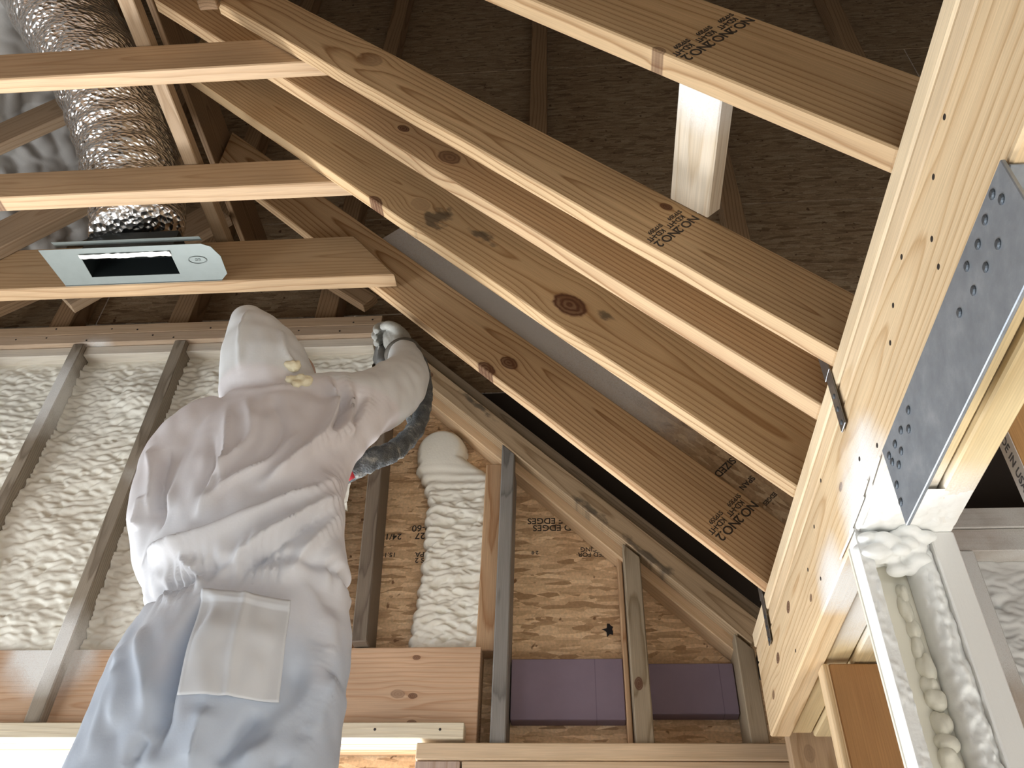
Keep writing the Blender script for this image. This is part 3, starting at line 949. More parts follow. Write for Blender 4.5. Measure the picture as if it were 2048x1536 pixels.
def post_foam():
    rng = np.random.default_rng(5)
    # rough ridge covering the inner edge of the right stud and front
    w, h = 0.040, 1.2
    X, Z, H = bumps(30, 420, w, h, rng, 1500, (0.003, 0.008), (0.004, 0.010), (0.003, 0.008))
    x = 0.458 + X
    e = np.sqrt(np.clip(1 - ((X - w / 2) / (w / 2)) ** 2, 0, 1))
    P = np.stack([x, 1.128 - (0.032 + H) * e, 1.075 + Z], -1)
    o = link('foam_ridge', grid_mesh('foam_ridge', P), FOAMW, parent=po)
    X, Z, H = bumps(24, 420, 0.016, h, rng, 500, (0.003, 0.008), (0.003, 0.007), (0.0008, 0.003))
    P = np.stack([0.3885 + X, 1.0875 - H, 1.07 + Z], -1)
    link('foam_crust', grid_mesh('foam_crust', P), FOAMW, parent=po)
    # bead of foam down the cavity
    z = 2.20
    k = 0
    while z > 1.75:
        hgt = rng.uniform(0.016, 0.034)
        prt = []
        for q in range(5):
            bm = bmesh.new()
            bmesh.ops.create_icosphere(bm, subdivisions=2, radius=1)
            V = np.array([v.co[:] for v in bm.verts]) * rng.uniform(0.6, 0.95, 3) + rng.uniform(-0.35, 0.35, 3)
            prt.append((V, [tuple(v.index for v in f.verts) for f in bm.faces]))
            bm.free()
        me = merge(prt, 0.12, 3, 'foam_bead')
        grow = min(1.0, 0.55 + (2.2 - z) * 2.2)
        m = Matrix.Translation((0.4445 + rng.uniform(-0.0015, 0.0015), 1.127, z - hgt / 2)) @ Matrix.Diagonal((0.0145 * grow, 0.016 * grow, hgt * 0.72, 1))
        link('foam_bead', me, plain_bead, m, po, True)
        z -= hgt
    # lump at the head: a heap of lobes fused together
    rng = np.random.default_rng(8)
    prt = []
    for k in range(46):
        u = rng.uniform(0, 1)
        c = np.array((0.400 + 0.085 * u, rng.uniform(1.075, 1.120), 2.262 - rng.uniform(0, 1) ** 1.5 * (0.022 + 0.030 * math.sin(math.pi * min(1, u * 0.85 + 0.1)))))
        r = rng.uniform(0.008, 0.015)
        bm = bmesh.new()
        bmesh.ops.create_icosphere(bm, subdivisions=2, radius=r)
        V = np.array([v.co[:] for v in bm.verts]) * np.array((1.3, 1.0, 0.8)) + c
        prt.append((V, [tuple(v.index for v in f.verts) for f in bm.faces]))
        bm.free()
    link('foam_lump', merge(prt, 0.0022, 9, 'foam_lump'), FOAMW, parent=po, smooth=True)
    # skin of foam under the beam around the head
    X, Z, H = bumps(60, 60, 0.125, 0.12, rng, 300, (0.004, 0.012), (0.004, 0.012), (0.0005, 0.003))
    e = np.clip(np.minimum.reduce([Z / 0.05, np.ones_like(Z)]), 0, 1)
    P = np.stack([0.396 + X, 0.985 + Z, 2.2672 - H * e], -1)
    link('foam_skin', grid_mesh('foam_skin', P), FOAMW, parent=po)


POSTCALL = True

# framing under the beam beyond the post
o = box('jack_stud', (0.436, 1.52, 0.0), (0.53, 1.558, 2.262), wood(((0.44, 0.24, 0.10), (0.40, 0.205, 0.085)), ring=0.03, contrast=0.4, knots=((0.98, -0.06, 0.006, 0.9),)))
tag(o, 'orange-brown jack stud standing under the beam behind the foamed post', 'stud')
o = box('jack_stud', (0.424, 1.519, 0.0), (0.4355, 1.558, 2.262), wood(PALE))
tag(o, 'pale edge strip on the left side of the orange jack stud', 'stud')
o = box('blocking', (0.44, 1.95, 2.10), (0.575, 1.99, 2.40), wood(((0.54, 0.39, 0.25), (0.42, 0.28, 0.16)), ring=0.014, knots=((0.0, -0.03, 0.012, 0.3),)))
tag(o, 'tan block behind the orange jack stud near the far wall', 'block')
o = box('blocking', (0.42, 1.93, 1.8), (0.62, 1.97, 2.095), wood(((0.56, 0.40, 0.25), (0.44, 0.29, 0.16)), ring=0.014, stain=((0.10, 0.02, 0.03, 0.02),)))
tag(o, 'scorched tan block low under the beam at the picture bottom', 'block')

# right of the beam
vsd = tag(empty('wall_post', (0.72, 1.18, 0)), 'orange upright stud with a printed white edge right of the beam', 'stud')
box('stud', (0.701, 1.160, 0.0), (0.84, 1.199, 2.95), wood(((0.60, 0.36, 0.155), (0.52, 0.29, 0.115)), ring=0.03, contrast=0.4), parent=vsd)
WT = plain('white_edge_print', (0.74, 0.73, 0.72), 0.6, var=0.04)
box('printed_edge', (0.6995, 1.1605, 1.6), (0.7008, 1.1985, 2.9), WT, parent=vsd, bev=0)
text_mesh('lettering', 'MADE IN USA', 0.0215, (0.6990, 1.180, 2.462), (0, 0, -1), (0, -1, 0), plain('grey_print', (0.12, 0.12, 0.13), 0.7), vsd, spacing=1.05)
o = box('cross_board', (0.53, 0.85, 2.72), (1.6, 1.25, 2.76), wood(((0.52, 0.36, 0.21), (0.40, 0.25, 0.13)), ring=0.02))
tag(o, 'brown board seen edge-on above the printed stud right of the steel plate', 'board')
plank('right_plate', (0.95, 2.18, 2.945), (2.58, 2.298, 3.01), wood(((0.50, 0.46, 0.42), (0.42, 0.36, 0.31)), ring=0.015, spray=((0.0, 0, 0, 0.3, 0.9),)), 'dusted upper plate of the wall right of the beam', 'plate')
plank('right_plate', (0.95, 2.185, 2.873), (2.58, 2.298, 2.943), wood(((0.50, 0.42, 0.36), (0.42, 0.33, 0.26)), ring=0.015, spray=((-0.2, 0, 0, 0.2, 0.7),)), 'dusted lower plate of the wall right of the beam', 'plate')
stud(0.985, 1.085, 0.0, 2.872, wood(((0.50, 0.40, 0.30), (0.38, 0.28, 0.18)), ring=0.012, spray=((1.35, 0.02, -0.06, 0.2, 0.45),)), 'brown stud beside the foam right of the post')
foam_bay(1.086, 1.47, 1.9, 2.872, 'white rippled spray foam in the bay right of the beam', 9, mat=FOAMW, rx=(0.03, 0.08), rz=(0.012, 0.02), n=900)

# exterior beyond the window: porch ceiling and beam
o = box('porch_beam', (-3.2, 2.62, 2.10), (0.2, 2.70, 2.42), wood(((0.66, 0.42, 0.28), (0.52, 0.30, 0.17)), ring=0.02))
tag(o, 'reddish porch beam glimpsed through the window opening at the bottom', 'beam')

# ------------------------------------------------------------------ foil duct and register boot
t = NT('crinkled_foil')
vec, x, y, z = t.obj()
vo = t.new('ShaderNodeTexVoronoi', feature='F1')
mp = t.new('ShaderNodeMapping')
t.link(vec, mp.inputs[0])
mp.inputs['Scale'].default_value = (11, 11, 26)
t.link(mp.outputs[0], vo.inputs['Vector'])
n1 = t.noise(mp.outputs[0], 1.1, 2, 0.5, 0.8)
h = t.math('ADD', t.math('MULTIPLY', vo.outputs['Distance'], 0.8), n1)
t.b.inputs['Base Color'].default_value = (0.80, 0.78, 0.76, 1)
t.b.inputs['Metallic'].default_value = 1.0
t.b.inputs['Roughness'].default_value = 0.24
t.bump(h, 0.45, 0.02)
FOIL = t.m


def catmull(pts, n):
    pts = [np.array(p, float) for p in pts]
    P = [2 * pts[0] - pts[1]] + pts + [2 * pts[-1] - pts[-2]]
    out = []
    for i in range(1, len(P) - 2):
        for k in range(n):
            s = k / n
            a, b, c, d = P[i - 1], P[i], P[i + 1], P[i + 2]
            out.append(0.5 * ((2 * b) + (c - a) * s + (2 * a - 5 * b + 4 * c - d) * s * s + (3 * b - a - 3 * c + d) * s ** 3))
    out.append(pts[-1])
    return np.array(out)


def tube(name, path, rad, seg=24, mat=None, parent=None, jitter=0.0, seed=0, cap=True, up=(1, 0, 0), squash=None, smooth=True):
    """path (n,3); rad scalar or (n,); squash (n,) second radius factor"""
    n = len(path)
    rad = np.full(n, rad) if np.isscalar(rad) else np.asarray(rad)
    sq = np.ones(n) if squash is None else np.asarray(squash)
    tg = np.gradient(path, axis=0)
    tg /= np.linalg.norm(tg, axis=1)[:, None]
    rng = np.random.default_rng(seed)
    V = []
    for i in range(n):
        a = np.array(up, float)
        a = a - tg[i] * (a @ tg[i])
        a /= np.linalg.norm(a)
        b = np.cross(tg[i], a)
        th = np.linspace(0, 2 * np.pi, seg, endpoint=False)
        r = rad[i] * (1 + (rng.normal(0, jitter, seg) if jitter else 0))
        V.append(path[i] + np.outer(np.cos(th) * r, a) + np.outer(np.sin(th) * r * sq[i], b))
    V = np.concatenate(V)
    F = []
    for i in range(n - 1):
        for k in range(seg):
            F.append((i * seg + k, i * seg + (k + 1) % seg, (i + 1) * seg + (k + 1) % seg, (i + 1) * seg + k))
    if cap:
        F.append(tuple(reversed(range(seg))))
        F.append(tuple((n - 1) * seg + k for k in range(seg)))
    me = bpy.data.meshes.new(name)
    me.from_pydata(V.tolist(), [], F)
    if smooth:
        me.polygons.foreach_set('use_smooth', [True] * len(me.polygons))
    me.update()
    if mat is None:
        return me
    return link(name, me, mat, parent=parent)


def duct():
    path = catmull([(-1.262, 1.512, 3.578), (-1.285, 1.510, 3.66), (-1.330, 1.475, 3.80), (-1.385, 1.400, 3.95), (-1.465, 1.275, 4.10), (-1.576, 1.16, 4.25), (-1.70, 1.03, 4.42), (-1.85, 0.85, 4.62)], 14)
    n = len(path)
    s = np.linspace(0, 1, n)
    r = np.interp(path[:, 2], [3.53, 3.62, 3.72, 3.85, 4.7], [0.128, 0.135, 0.140, 0.148, 0.150])
    r = r * (1 + 0.022 * np.sin(np.arange(n) * 1.25) + 0.012 * np.sin(np.arange(n) * 0.47))
    sq = np.interp(path[:, 2], [3.53, 3.68, 3.82, 4.7], [0.72, 0.74, 0.95, 1.0])
    o = tube('foil_duct', path, r, 64, FOIL, None, 0.006, 4, cap=True, squash=sq)
    tag(o, 'silver crinkled foil flexible duct dropping to the register boot', 'duct')


duct()
GALV = plain('galvanised_sheet', (0.18, 0.20, 0.185), 0.42, 0.35, var=0.10, nscale=30)
BLK = plain('duct_inside', (0.012, 0.016, 0.016), 0.5)
bt = tag(empty('register_boot', (-1.25, 1.55, 3.47)), 'galvanised register boot with a dark rectangular mouth under the foil duct', 'register')


def boot():
    zp = 3.468
    out = [(-1.503, 1.478), (-1.486, 1.612), (-1.012, 1.612), (-0.990, 1.590), (-0.988, 1.525), (-1.005, 1.490), (-1.03, 1.478)]
    inn = [(-1.392, 1.502), (-1.392, 1.584), (-1.128, 1.584), (-1.128, 1.502)]
    quads = [(out[0], out[1], inn[1], inn[0]), (out[1], out[2], inn[2], inn[1]), (out[2], out[3], out[4], out[5], out[6], inn[3], inn[2]), (out[6], out[0], inn[0], inn[3])]
    V, F = [], []
    for qd in quads:
        o0, n = len(V), len(qd)
        V += [(p[0], p[1], zp) for p in qd] + [(p[0], p[1], zp + 0.0015) for p in qd]
        F += [tuple(o0 + k for k in range(n)), tuple(o0 + n + k for k in reversed(range(n)))]
        F += [(o0 + k, o0 + n + k, o0 + n + (k + 1) % n, o0 + (k + 1) % n) for k in range(n)]
    me = bpy.data.meshes.new('pan')
    me.from_pydata(V, [], F)
    me.update()
    link('pan', me, GALV, parent=bt)
    board('lip', (-1.486, 1.6135, 3.474), (-1.012, 1.6135, 3.474), (0, 0, 1), 0.016, 0.0015, GALV, parent=bt, bev=0.0004)
    board('lip', (-1.46, 1.470, 3.482), (-1.030, 1.470, 3.482), (0, 1, 0.4), 0.022, 0.0015, GALV, parent=bt, bev=0.0004)
    # throat
    for lo, hi in (((-1.394, 1.500, 3.47), (-1.392, 1.586, 3.56)), ((-1.128, 1.500, 3.47), (-1.126, 1.586, 3.56)), ((-1.392, 1.584, 3.47), (-1.128, 1.586, 3.56)), ((-1.392, 1.500, 3.47), (-1.128, 1.502, 3.56)), ((-1.392, 1.502, 3.545), (-1.128, 1.584, 3.547))):
        box('throat', lo, hi, BLK, parent=bt, bev=0)
    rng = np.random.default_rng(2)
    X, Z, H = bumps(60, 12, 0.268, 0.016, rng, 40, (0.008, 0.02), (0.006, 0.012), (0.001, 0.004))
    P = np.stack([-1.394 + X, 1.498 + Z, 3.4665 - H], -1)
    link('foil_tape', grid_mesh('foil_tape', P), plain('tape', (0.72, 0.70, 0.63), 0.4, 0.2), parent=bt)
    th = np.linspace(0, 2 * np.pi, 33)
    ring = np.stack([-1.058 + 0.026 * np.cos(th), 1.535 + 0.013 * np.sin(th), np.full(33, 3.467)], -1)
    tube('embossed_oval', ring, 0.0014, 6, GALV, bt, cap=False, up=(0, 0, 1))
    text_mesh('embossed_letters', 'GB', 0.013, (-1.058, 1.535, 3.4662), (1, 0, 0), (0, -1, 0), GALV, bt)


boot()

# ------------------------------------------------------------------ the person
pz = 1.31
person = tag(empty('person', (-0.60, 1.38, pz)), 'person in a white hooded coverall seen from behind, right arm raised to spray foam', 'person')


def loft(secs, seg=40):
    """secs: (cx, cy, cz, rx, ry)"""
    secs = np.array(secs, float)
    zz = np.arange(len(secs))
    fine = np.linspace(0, len(secs) - 1, (len(secs) - 1) * 6 + 1)
    S = np.stack([np.interp(fine, zz, secs[:, k]) for k in range(5)], -1)
    th = np.linspace(0, 2 * np.pi, seg, endpoint=False)
    V = np.concatenate([np.stack([s[0] + s[3] * np.cos(th), s[1] + s[4] * np.sin(th), np.full(seg, s[2])], -1) for s in S])
    F = []
    for i in range(len(S) - 1):
        for k in range(seg):
            F.append((i * seg + k, i * seg + (k + 1) % seg, (i + 1) * seg + (k + 1) % seg, (i + 1) * seg + k))
    F.append(tuple(reversed(range(seg))))
    F.append(tuple((len(S) - 1) * seg + k for k in range(seg)))
    return V, F


def limb(pts, rad, n=10, seg=28):
    p = catmull(pts, n)
    r = np.interp(np.linspace(0, 1, len(p)), np.linspace(0, 1, len(rad)), rad)
    me = tube('tmp', p, r, seg, up=(0.3, 0.9, 0.2))
    V = np.array([v.co[:] for v in me.vertices])
    F = [tuple(q.vertices) for q in me.polygons]
    bpy.data.meshes.remove(me)
    # round ends
    return V, F


def merge(parts, voxel, smooth_it=6, name='body'):
    V, F, off = [], [], 0
    for v, f in parts:
        V.append(v)
        F += [tuple(i + off for i in q) for q in f]
        off += len(v)
    me = bpy.data.meshes.new(name)
    me.from_pydata(np.concatenate(V).tolist(), [], F)
    bm = bmesh.new()
    bm.from_mesh(me)
    bmesh.ops.recalc_face_normals(bm, faces=bm.faces)
    bm.to_mesh(me)
    bm.free()
    o = bpy.data.objects.new('tmp', me)
    COL.objects.link(o)
    m = o.modifiers.new('r', 'REMESH')
    m.mode = 'VOXEL'
    m.voxel_size = voxel
    if smooth_it:
        m = o.modifiers.new('s', 'SMOOTH')
        m.iterations = smooth_it
        m.factor = 0.6
    bpy.context.view_layer.update()
    dg = bpy.context.evaluated_depsgraph_get()
    out = bpy.data.meshes.new_from_object(o.evaluated_get(dg))
    bpy.data.objects.remove(o)
    out.name = name
    return out


torso = loft([(-0.60, 1.385, 2.00, 0.185, 0.125), (-0.60, 1.385, 2.10, 0.202, 0.145), (-0.597, 1.385, 2.20, 0.200, 0.150), (-0.592, 1.385, 2.27, 0.186, 0.135),
              (-0.592, 1.380, 2.305, 0.178, 0.118), (-0.606, 1.375, 2.36, 0.192, 0.130), (-0.618, 1.375, 2.45, 0.180, 0.135), (-0.628, 1.380, 2.56, 0.172, 0.132),
              (-0.630, 1.390, 2.66, 0.178, 0.122), (-0.628, 1.395, 2.73, 0.172, 0.105), (-0.635, 1.400, 2.785, 0.130, 0.092), (-0.655, 1.405, 2.82, 0.095, 0.085)])
hood = loft([(-0.650, 1.41, 2.76, 0.090, 0.085), (-0.668, 1.405, 2.82, 0.112, 0.108), (-0.680, 1.405, 2.88, 0.108, 0.122), (-0.695, 1.405, 2.93, 0.100, 0.122), (-0.714, 1.40, 2.98, 0.082, 0.110),
             (-0.735, 1.39, 3.02, 0.060, 0.084), (-0.752, 1.38, 3.046, 0.038, 0.052), (-0.758, 1.375, 3.060, 0.020, 0.025)])
parts = [torso, hood]
# right arm: raised, elbow out, plus the cloth hanging from it
parts.append(limb([(-0.634, 1.400, 2.765), (-0.554, 1.410, 2.795), (-0.480, 1.450, 2.837), (-0.423, 1.530, 2.952), (-0.430, 1.610, 3.084), (-0.463, 1.672, 3.215)], [0.090, 0.084, 0.078, 0.070, 0.056, 0.043]))
parts.append(limb([(-0.52, 1.40, 2.66), (-0.515, 1.385, 2.52), (-0.505, 1.385, 2.38), (-0.488, 1.385, 2.20), (-0.482, 1.385, 2.02)], [0.05, 0.062, 0.075, 0.085, 0.09]))
parts.append(limb([(-0.424, 1.500, 2.908), (-0.457, 1.440, 2.806), (-0.485, 1.410, 2.726), (-0.504, 1.385, 2.635), (-0.504, 1.380, 2.549)], [0.045, 0.050, 0.052, 0.052, 0.05]))
# left arm: hanging, forearm forward
parts.append(limb([(-0.725, 1.39, 2.715), (-0.790, 1.38, 2.665), (-0.803, 1.370, 2.58), (-0.783, 1.370, 2.48), (-0.775, 1.44, 2.42), (-0.735, 1.56, 2.415), (-0.70, 1.63, 2.42)], [0.085, 0.086, 0.078, 0.074, 0.066, 0.050, 0.040]))
# legs
parts.append(limb([(-0.695, 1.385, 2.15), (-0.706, 1.38, 2.02), (-0.725, 1.375, 1.80), (-0.725, 1.385, 1.58), (-0.720, 1.395, 1.385)], [0.108, 0.112, 0.098, 0.086, 0.078]))
parts.append(limb([(-0.500, 1.385, 2.15), (-0.495, 1.38, 2.02), (-0.478, 1.375, 1.80), (-0.472, 1.385, 1.58), (-0.475, 1.395, 1.385)], [0.108, 0.108, 0.096, 0.086, 0.078]))
body = merge(parts, 0.0052, 9, 'coverall')

nv = len(body.vertices)
co = np.empty(nv * 3)
body.vertices.foreach_get('co', co)
co = co.reshape(-1, 3)
nr = np.empty(nv * 3)
body.vertices.foreach_get('normal', nr)
nr = nr.reshape(-1, 3)


def stroke(pts, amp, sig):
    """ridge (amp>0) or crease along a polyline in 3d"""
    P = catmull(pts, 8)
    d2 = np.full(nv, 9.0)
    par = np.zeros(nv)
    for i in range(len(P) - 1):
        a, b = P[i], P[i + 1]
        ab = b - a
        s = np.clip(((co - a) @ ab) / (ab @ ab), 0, 1)
        q = co - (a + s[:, None] * ab)
        q[:, 1] *= 0.35
        d = (q ** 2).sum(1)
        m = d < d2
        d2[m] = d[m]
        par[m] = (i + s[m]) / (len(P) - 1)
    fade = np.clip(np.minimum(par / 0.15, (1 - par) / 0.2), 0.0, 1)
    # a fold: sharp on one side, soft on the other
    d = np.sqrt(d2)
    return 2.1 * amp * (0.65 * np.exp(-d / (0.62 * sig)) + 0.4 * np.exp(-d2 / (2 * sig * sig))) * fade


disp = np.zeros(nv)
BK = 1.265
strokes = [
    # long folds running from the raised arm down across the back
    ([(-0.439, 1.330, 2.589), (-0.501, 1.270, 2.479), (-0.593, 1.260, 2.411), (-0.689, 1.260, 2.368), (-0.774, 1.300, 2.371)], 0.020, 0.013),
    ([(-0.440, 1.330, 2.530), (-0.499, 1.270, 2.421), (-0.562, 1.260, 2.356), (-0.612, 1.260, 2.309)], 0.016, 0.010),
    ([(-0.435, 1.330, 2.502), (-0.468, 1.280, 2.386), (-0.500, 1.260, 2.307)], 0.014, 0.008),
    ([(-0.425, 1.330, 2.436), (-0.431, 1.290, 2.361), (-0.435, 1.280, 2.299)], 0.010, 0.008),
    ([(-0.463, 1.300, 2.538), (-0.531, 1.260, 2.457), (-0.635, 1.260, 2.397), (-0.709, 1.260, 2.373)], -0.012, 0.010),
    ([(-0.463, 1.290, 2.444), (-0.513, 1.260, 2.370), (-0.577, 1.260, 2.308)], -0.010, 0.008),
    # upper back
    ([(-0.705, 1.270, 2.720), (-0.662, 1.250, 2.589), (-0.632, 1.250, 2.453)], 0.008, 0.006),
    ([(-0.682, 1.280, 2.755), (-0.619, 1.250, 2.611), (-0.657, 1.250, 2.497), (-0.667, 1.250, 2.412)], 0.007, 0.008),
    ([(-0.762, 1.280, 2.627), (-0.756, 1.270, 2.536), (-0.739, 1.270, 2.447)], 0.008, 0.007),
    ([(-0.534, 1.280, 2.633), (-0.564, 1.250, 2.539), (-0.633, 1.250, 2.474), (-0.677, 1.260, 2.418)], 0.009, 0.009),
    ([(-0.712, 1.260, 2.635), (-0.679, 1.250, 2.542), (-0.677, 1.250, 2.464)], -0.006, 0.009),
    # sleeve folds
    ([(-0.534, 1.360, 2.841), (-0.495, 1.330, 2.737), (-0.499, 1.300, 2.635), (-0.535, 1.270, 2.530), (-0.570, 1.260, 2.469)], 0.018, 0.0090),
    ([(-0.510, 1.400, 2.876), (-0.474, 1.370, 2.777), (-0.476, 1.340, 2.678), (-0.508, 1.300, 2.575)], 0.016, 0.0080),
    ([(-0.486, 1.440, 2.906), (-0.450, 1.420, 2.825), (-0.455, 1.380, 2.723), (-0.483, 1.330, 2.614)], 0.014, 0.0080),
    ([(-0.521, 1.380, 2.851), (-0.482, 1.350, 2.746), (-0.487, 1.310, 2.636)], -0.014, 0.0070),
    ([(-0.498, 1.420, 2.889), (-0.459, 1.390, 2.793), (-0.463, 1.350, 2.686)], -0.013, 0.0070),
    ([(-0.460, 1.500, 2.980), (-0.419, 1.490, 2.930), (-0.416, 1.460, 2.851), (-0.442, 1.420, 2.768)], 0.013, 0.0080),
    ([(-0.459, 1.540, 3.033), (-0.404, 1.520, 2.984), (-0.389, 1.500, 2.914), (-0.424, 1.460, 2.829)], -0.011, 0.0070),
    # left sleeve
    ([(-0.841, 1.310, 2.616), (-0.802, 1.300, 2.536), (-0.787, 1.300, 2.457)], 0.010, 0.008),
    ([(-0.796, 1.290, 2.611), (-0.784, 1.290, 2.528), (-0.754, 1.290, 2.418)], -0.014, 0.009),
    # seat and legs
    ([(-0.609, 1.260, 2.267), (-0.627, 1.250, 2.180), (-0.631, 1.260, 2.097), (-0.620, 1.270, 2.005)], -0.040, 0.011),
    ([(-0.713, 1.280, 2.221), (-0.676, 1.270, 2.140), (-0.634, 1.270, 2.070), (-0.622, 1.270, 2.005)], 0.014, 0.010),
    ([(-0.747, 1.300, 2.195), (-0.710, 1.290, 2.117), (-0.706, 1.290, 2.048)], 0.010, 0.012),
    ([(-0.424, 1.300, 2.210), (-0.431, 1.270, 2.116), (-0.473, 1.260, 2.037), (-0.501, 1.260, 1.998)], 0.014, 0.012),
    ([(-0.444, 1.270, 2.180), (-0.445, 1.260, 2.081), (-0.506, 1.260, 2.016)], -0.012, 0.010),
    ([(-0.405, 1.320, 2.168), (-0.407, 1.290, 2.085), (-0.439, 1.270, 2.002)], 0.012, 0.011),
    ([(-0.428, 1.300, 2.281), (-0.409, 1.300, 2.193), (-0.404, 1.290, 2.108)], 0.010, 0.012),
    ([(-0.560, 1.260, 2.081), (-0.564, 1.260, 2.037), (-0.564, 1.260, 1.998)], 0.012, 0.012),
    ([(-0.724, 1.300, 2.161), (-0.732, 1.300, 2.089), (-0.733, 1.300, 2.014)], 0.012, 0.010),
    ([(-0.644, 1.270, 2.041), (-0.660, 1.280, 2.004)], -0.010, 0.010),
    ([(-0.483, 1.260, 2.081), (-0.511, 1.260, 2.037), (-0.538, 1.260, 1.998)], -0.012, 0.009),
    ([(-0.418, 1.280, 2.074), (-0.429, 1.270, 2.027), (-0.453, 1.270, 2.001)], -0.010, 0.009),
    ([(-0.469, 1.270, 2.312), (-0.444, 1.280, 2.280), (-0.424, 1.290, 2.223)], 0.010, 0.007),
    ([(-0.743, 1.280, 2.341), (-0.696, 1.270, 2.287), (-0.673, 1.270, 2.255)], 0.005, 0.007),
    ([(-0.684, 1.260, 2.348), (-0.642, 1.260, 2.309), (-0.625, 1.260, 2.276)], 0.009, 0.007),
    ([(-0.616, 1.280, 2.739), (-0.564, 1.260, 2.618), (-0.581, 1.250, 2.528)], -0.007, 0.010),
    ([(-0.813, 1.310, 2.497), (-0.813, 1.320, 2.438)], 0.010, 0.007),
    # hood
    ([(-0.724, 1.300, 2.999), (-0.711, 1.280, 2.884), (-0.700, 1.290, 2.806)], 0.008, 0.006),
    ([(-0.759, 1.310, 2.809), (-0.668, 1.280, 2.784), (-0.587, 1.290, 2.787)], -0.010, 0.006),
    ([(-0.754, 1.310, 2.791), (-0.659, 1.270, 2.758), (-0.567, 1.300, 2.779)], 0.008, 0.007),
    ([(-0.646, 1.310, 2.942), (-0.619, 1.310, 2.865), (-0.586, 1.330, 2.835)], 0.006, 0.007),
]
for pts, amp, sig in strokes:
    disp += stroke(pts, amp, sig)
# gathered elastic waist
wz = np.interp(co[:, 0], [-0.80, -0.68, -0.58, -0.48, -0.38], [2.292, 2.300, 2.335, 2.352, 2.36])
dw = co[:, 2] - wz
near = np.exp(-(dw / 0.011) ** 2)
bodym = (np.abs(co[:, 0] + 0.60) < 0.24)
disp += -0.016 * near * bodym
disp += bodym * 0.0045 * np.sin(co[:, 0] * 330 + 4 * np.sin(co[:, 0] * 47)) * np.exp(-(dw / 0.035) ** 2)
# loose-cloth unevenness
for i in range(nv):
    p = co[i]
    v = Vector((p[0] * 7 + p[2] * 4, p[1] * 6, p[2] * 5 - p[0] * 3))
    disp[i] += 0.010 * mnoise.noise(v) + 0.0035 * mnoise.noise(Vector((p[0] * 30 + p[2] * 14, p[1] * 20, p[2] * 18 - p[0] * 14)))
co2 = co + nr * disp[:, None]
body.vertices.foreach_set('co', co2.reshape(-1))
body.update()

t = NT('coverall_fabric')
vec, x, y, z = t.obj()
nf = t.noise(vec, 260, 2)
geo = t.new('ShaderNodeNewGeometry')
sp = t.new('ShaderNodeSeparateXYZ')
t.link(geo.outputs['Position'], sp.inputs[0])
nb = t.noise(vec, 9, 3)
zz = t.math('ADD', sp.outputs[2], t.math('MULTIPLY', t.math('SUBTRACT', nb, 0.5), 0.22))
jeans = t.smooth(zz, 2.30, 2.14)          # blue trousers showing through the thin cloth
warm = t.smooth(zz, 2.40, 2.55)
col = t.mix(jeans, (0.74, 0.74, 0.755), (0.55, 0.60, 0.67))
col = t.mix(t.math('MULTIPLY', warm, 0.7), col, (0.76, 0.715, 0.71))
hoodm = t.smooth(sp.outputs[2], 2.815, 2.835)
col = t.mix(hoodm, col, (0.74, 0.755, 0.75))
nm = t.noise(vec, 5.5, 3)
col = t.mix(t.math('MULTIPLY', t.smooth(nm, 0.58, 0.72), 0.35), col, (0.60, 0.55, 0.55))
t.link(col, t.b.inputs['Base Color'])
t.b.inputs['Roughness'].default_value = 0.55
t.b.inputs['Specular IOR Level'].default_value = 0.25
t.bump(nf, 0.12, 0.0015)
tr = t.new('ShaderNodeBsdfTranslucent')
t.link(col, tr.inputs[0])
mx = t.new('ShaderNodeMixShader')
mx.inputs[0].default_value = 0.22
t.link(t.b.outputs[0], mx.inputs[1])
t.link(tr.outputs[0], mx.inputs[2])
t.link(mx.outputs[0], t.out.inputs[0])
SUIT = t.m
cov = link('coverall', body, SUIT, parent=person, smooth=True)

plain_bead = foam_mat((0.74, 0.71, 0.60))
post_foam()
# patch pocket on the seat: draped onto the back of the coverall
from mathutils.bvhtree import BVHTree
bvh = BVHTree.FromPolygons([tuple(v) for v in co2], [tuple(p.vertices) for p in body.polygons])
q = [np.array(c) for c in ((-0.621, 1.250, 2.277), (-0.474, 1.250, 2.263), (-0.459, 1.250, 2.095), (-0.605, 1.250, 2.094))]
nu, nw = 34, 40
P = np.zeros((nw, nu, 3))
for j in range(nw):
    for i in range(nu):
        a, b = i / (nu - 1), j / (nw - 1)
        p = (q[0] * (1 - a) + q[1] * a) * (1 - b) + (q[3] * (1 - a) + q[2] * a) * b
        hit = bvh.ray_cast(Vector((p[0], 0.9, p[2])), Vector((0, 1, 0)))
        yy = hit[0].y if hit[0] is not None else 1.25
        P[j, i] = (p[0], yy, p[2])
Y = P[..., 1].copy()
for _ in range(60):
    Y[1:-1, 1:-1] = (Y[:-2, 1:-1] + Y[2:, 1:-1] + Y[1:-1, :-2] + Y[1:-1, 2:]) / 4
    Y[:, 0], Y[:, -1] = Y[:, 1], Y[:, -2]
    Y[0], Y[-1] = Y[1], Y[-2]
Y = np.minimum(Y, P[..., 1] - 0.002) - 0.004
hem = np.zeros_like(Y)
hem[:4] = 0.0035
uu = np.linspace(0, 1, nu)[None, :]
Y = Y - hem - 0.006 * np.exp(-((uu - 0.52) / 0.05) ** 2)
P[..., 1] = Y
me = grid_mesh('pocket', P)
bm = bmesh.new()
bm.from_mesh(me)
bmesh.ops.solidify(bm, geom=list(bm.faces), thickness=-0.0025)
bm.to_mesh(me)
bm.free()
t2 = plain('pocket_fabric', (0.68, 0.70, 0.73), 0.55, var=0.07, nscale=8)
link('pocket', me, t2, parent=person, smooth=True)

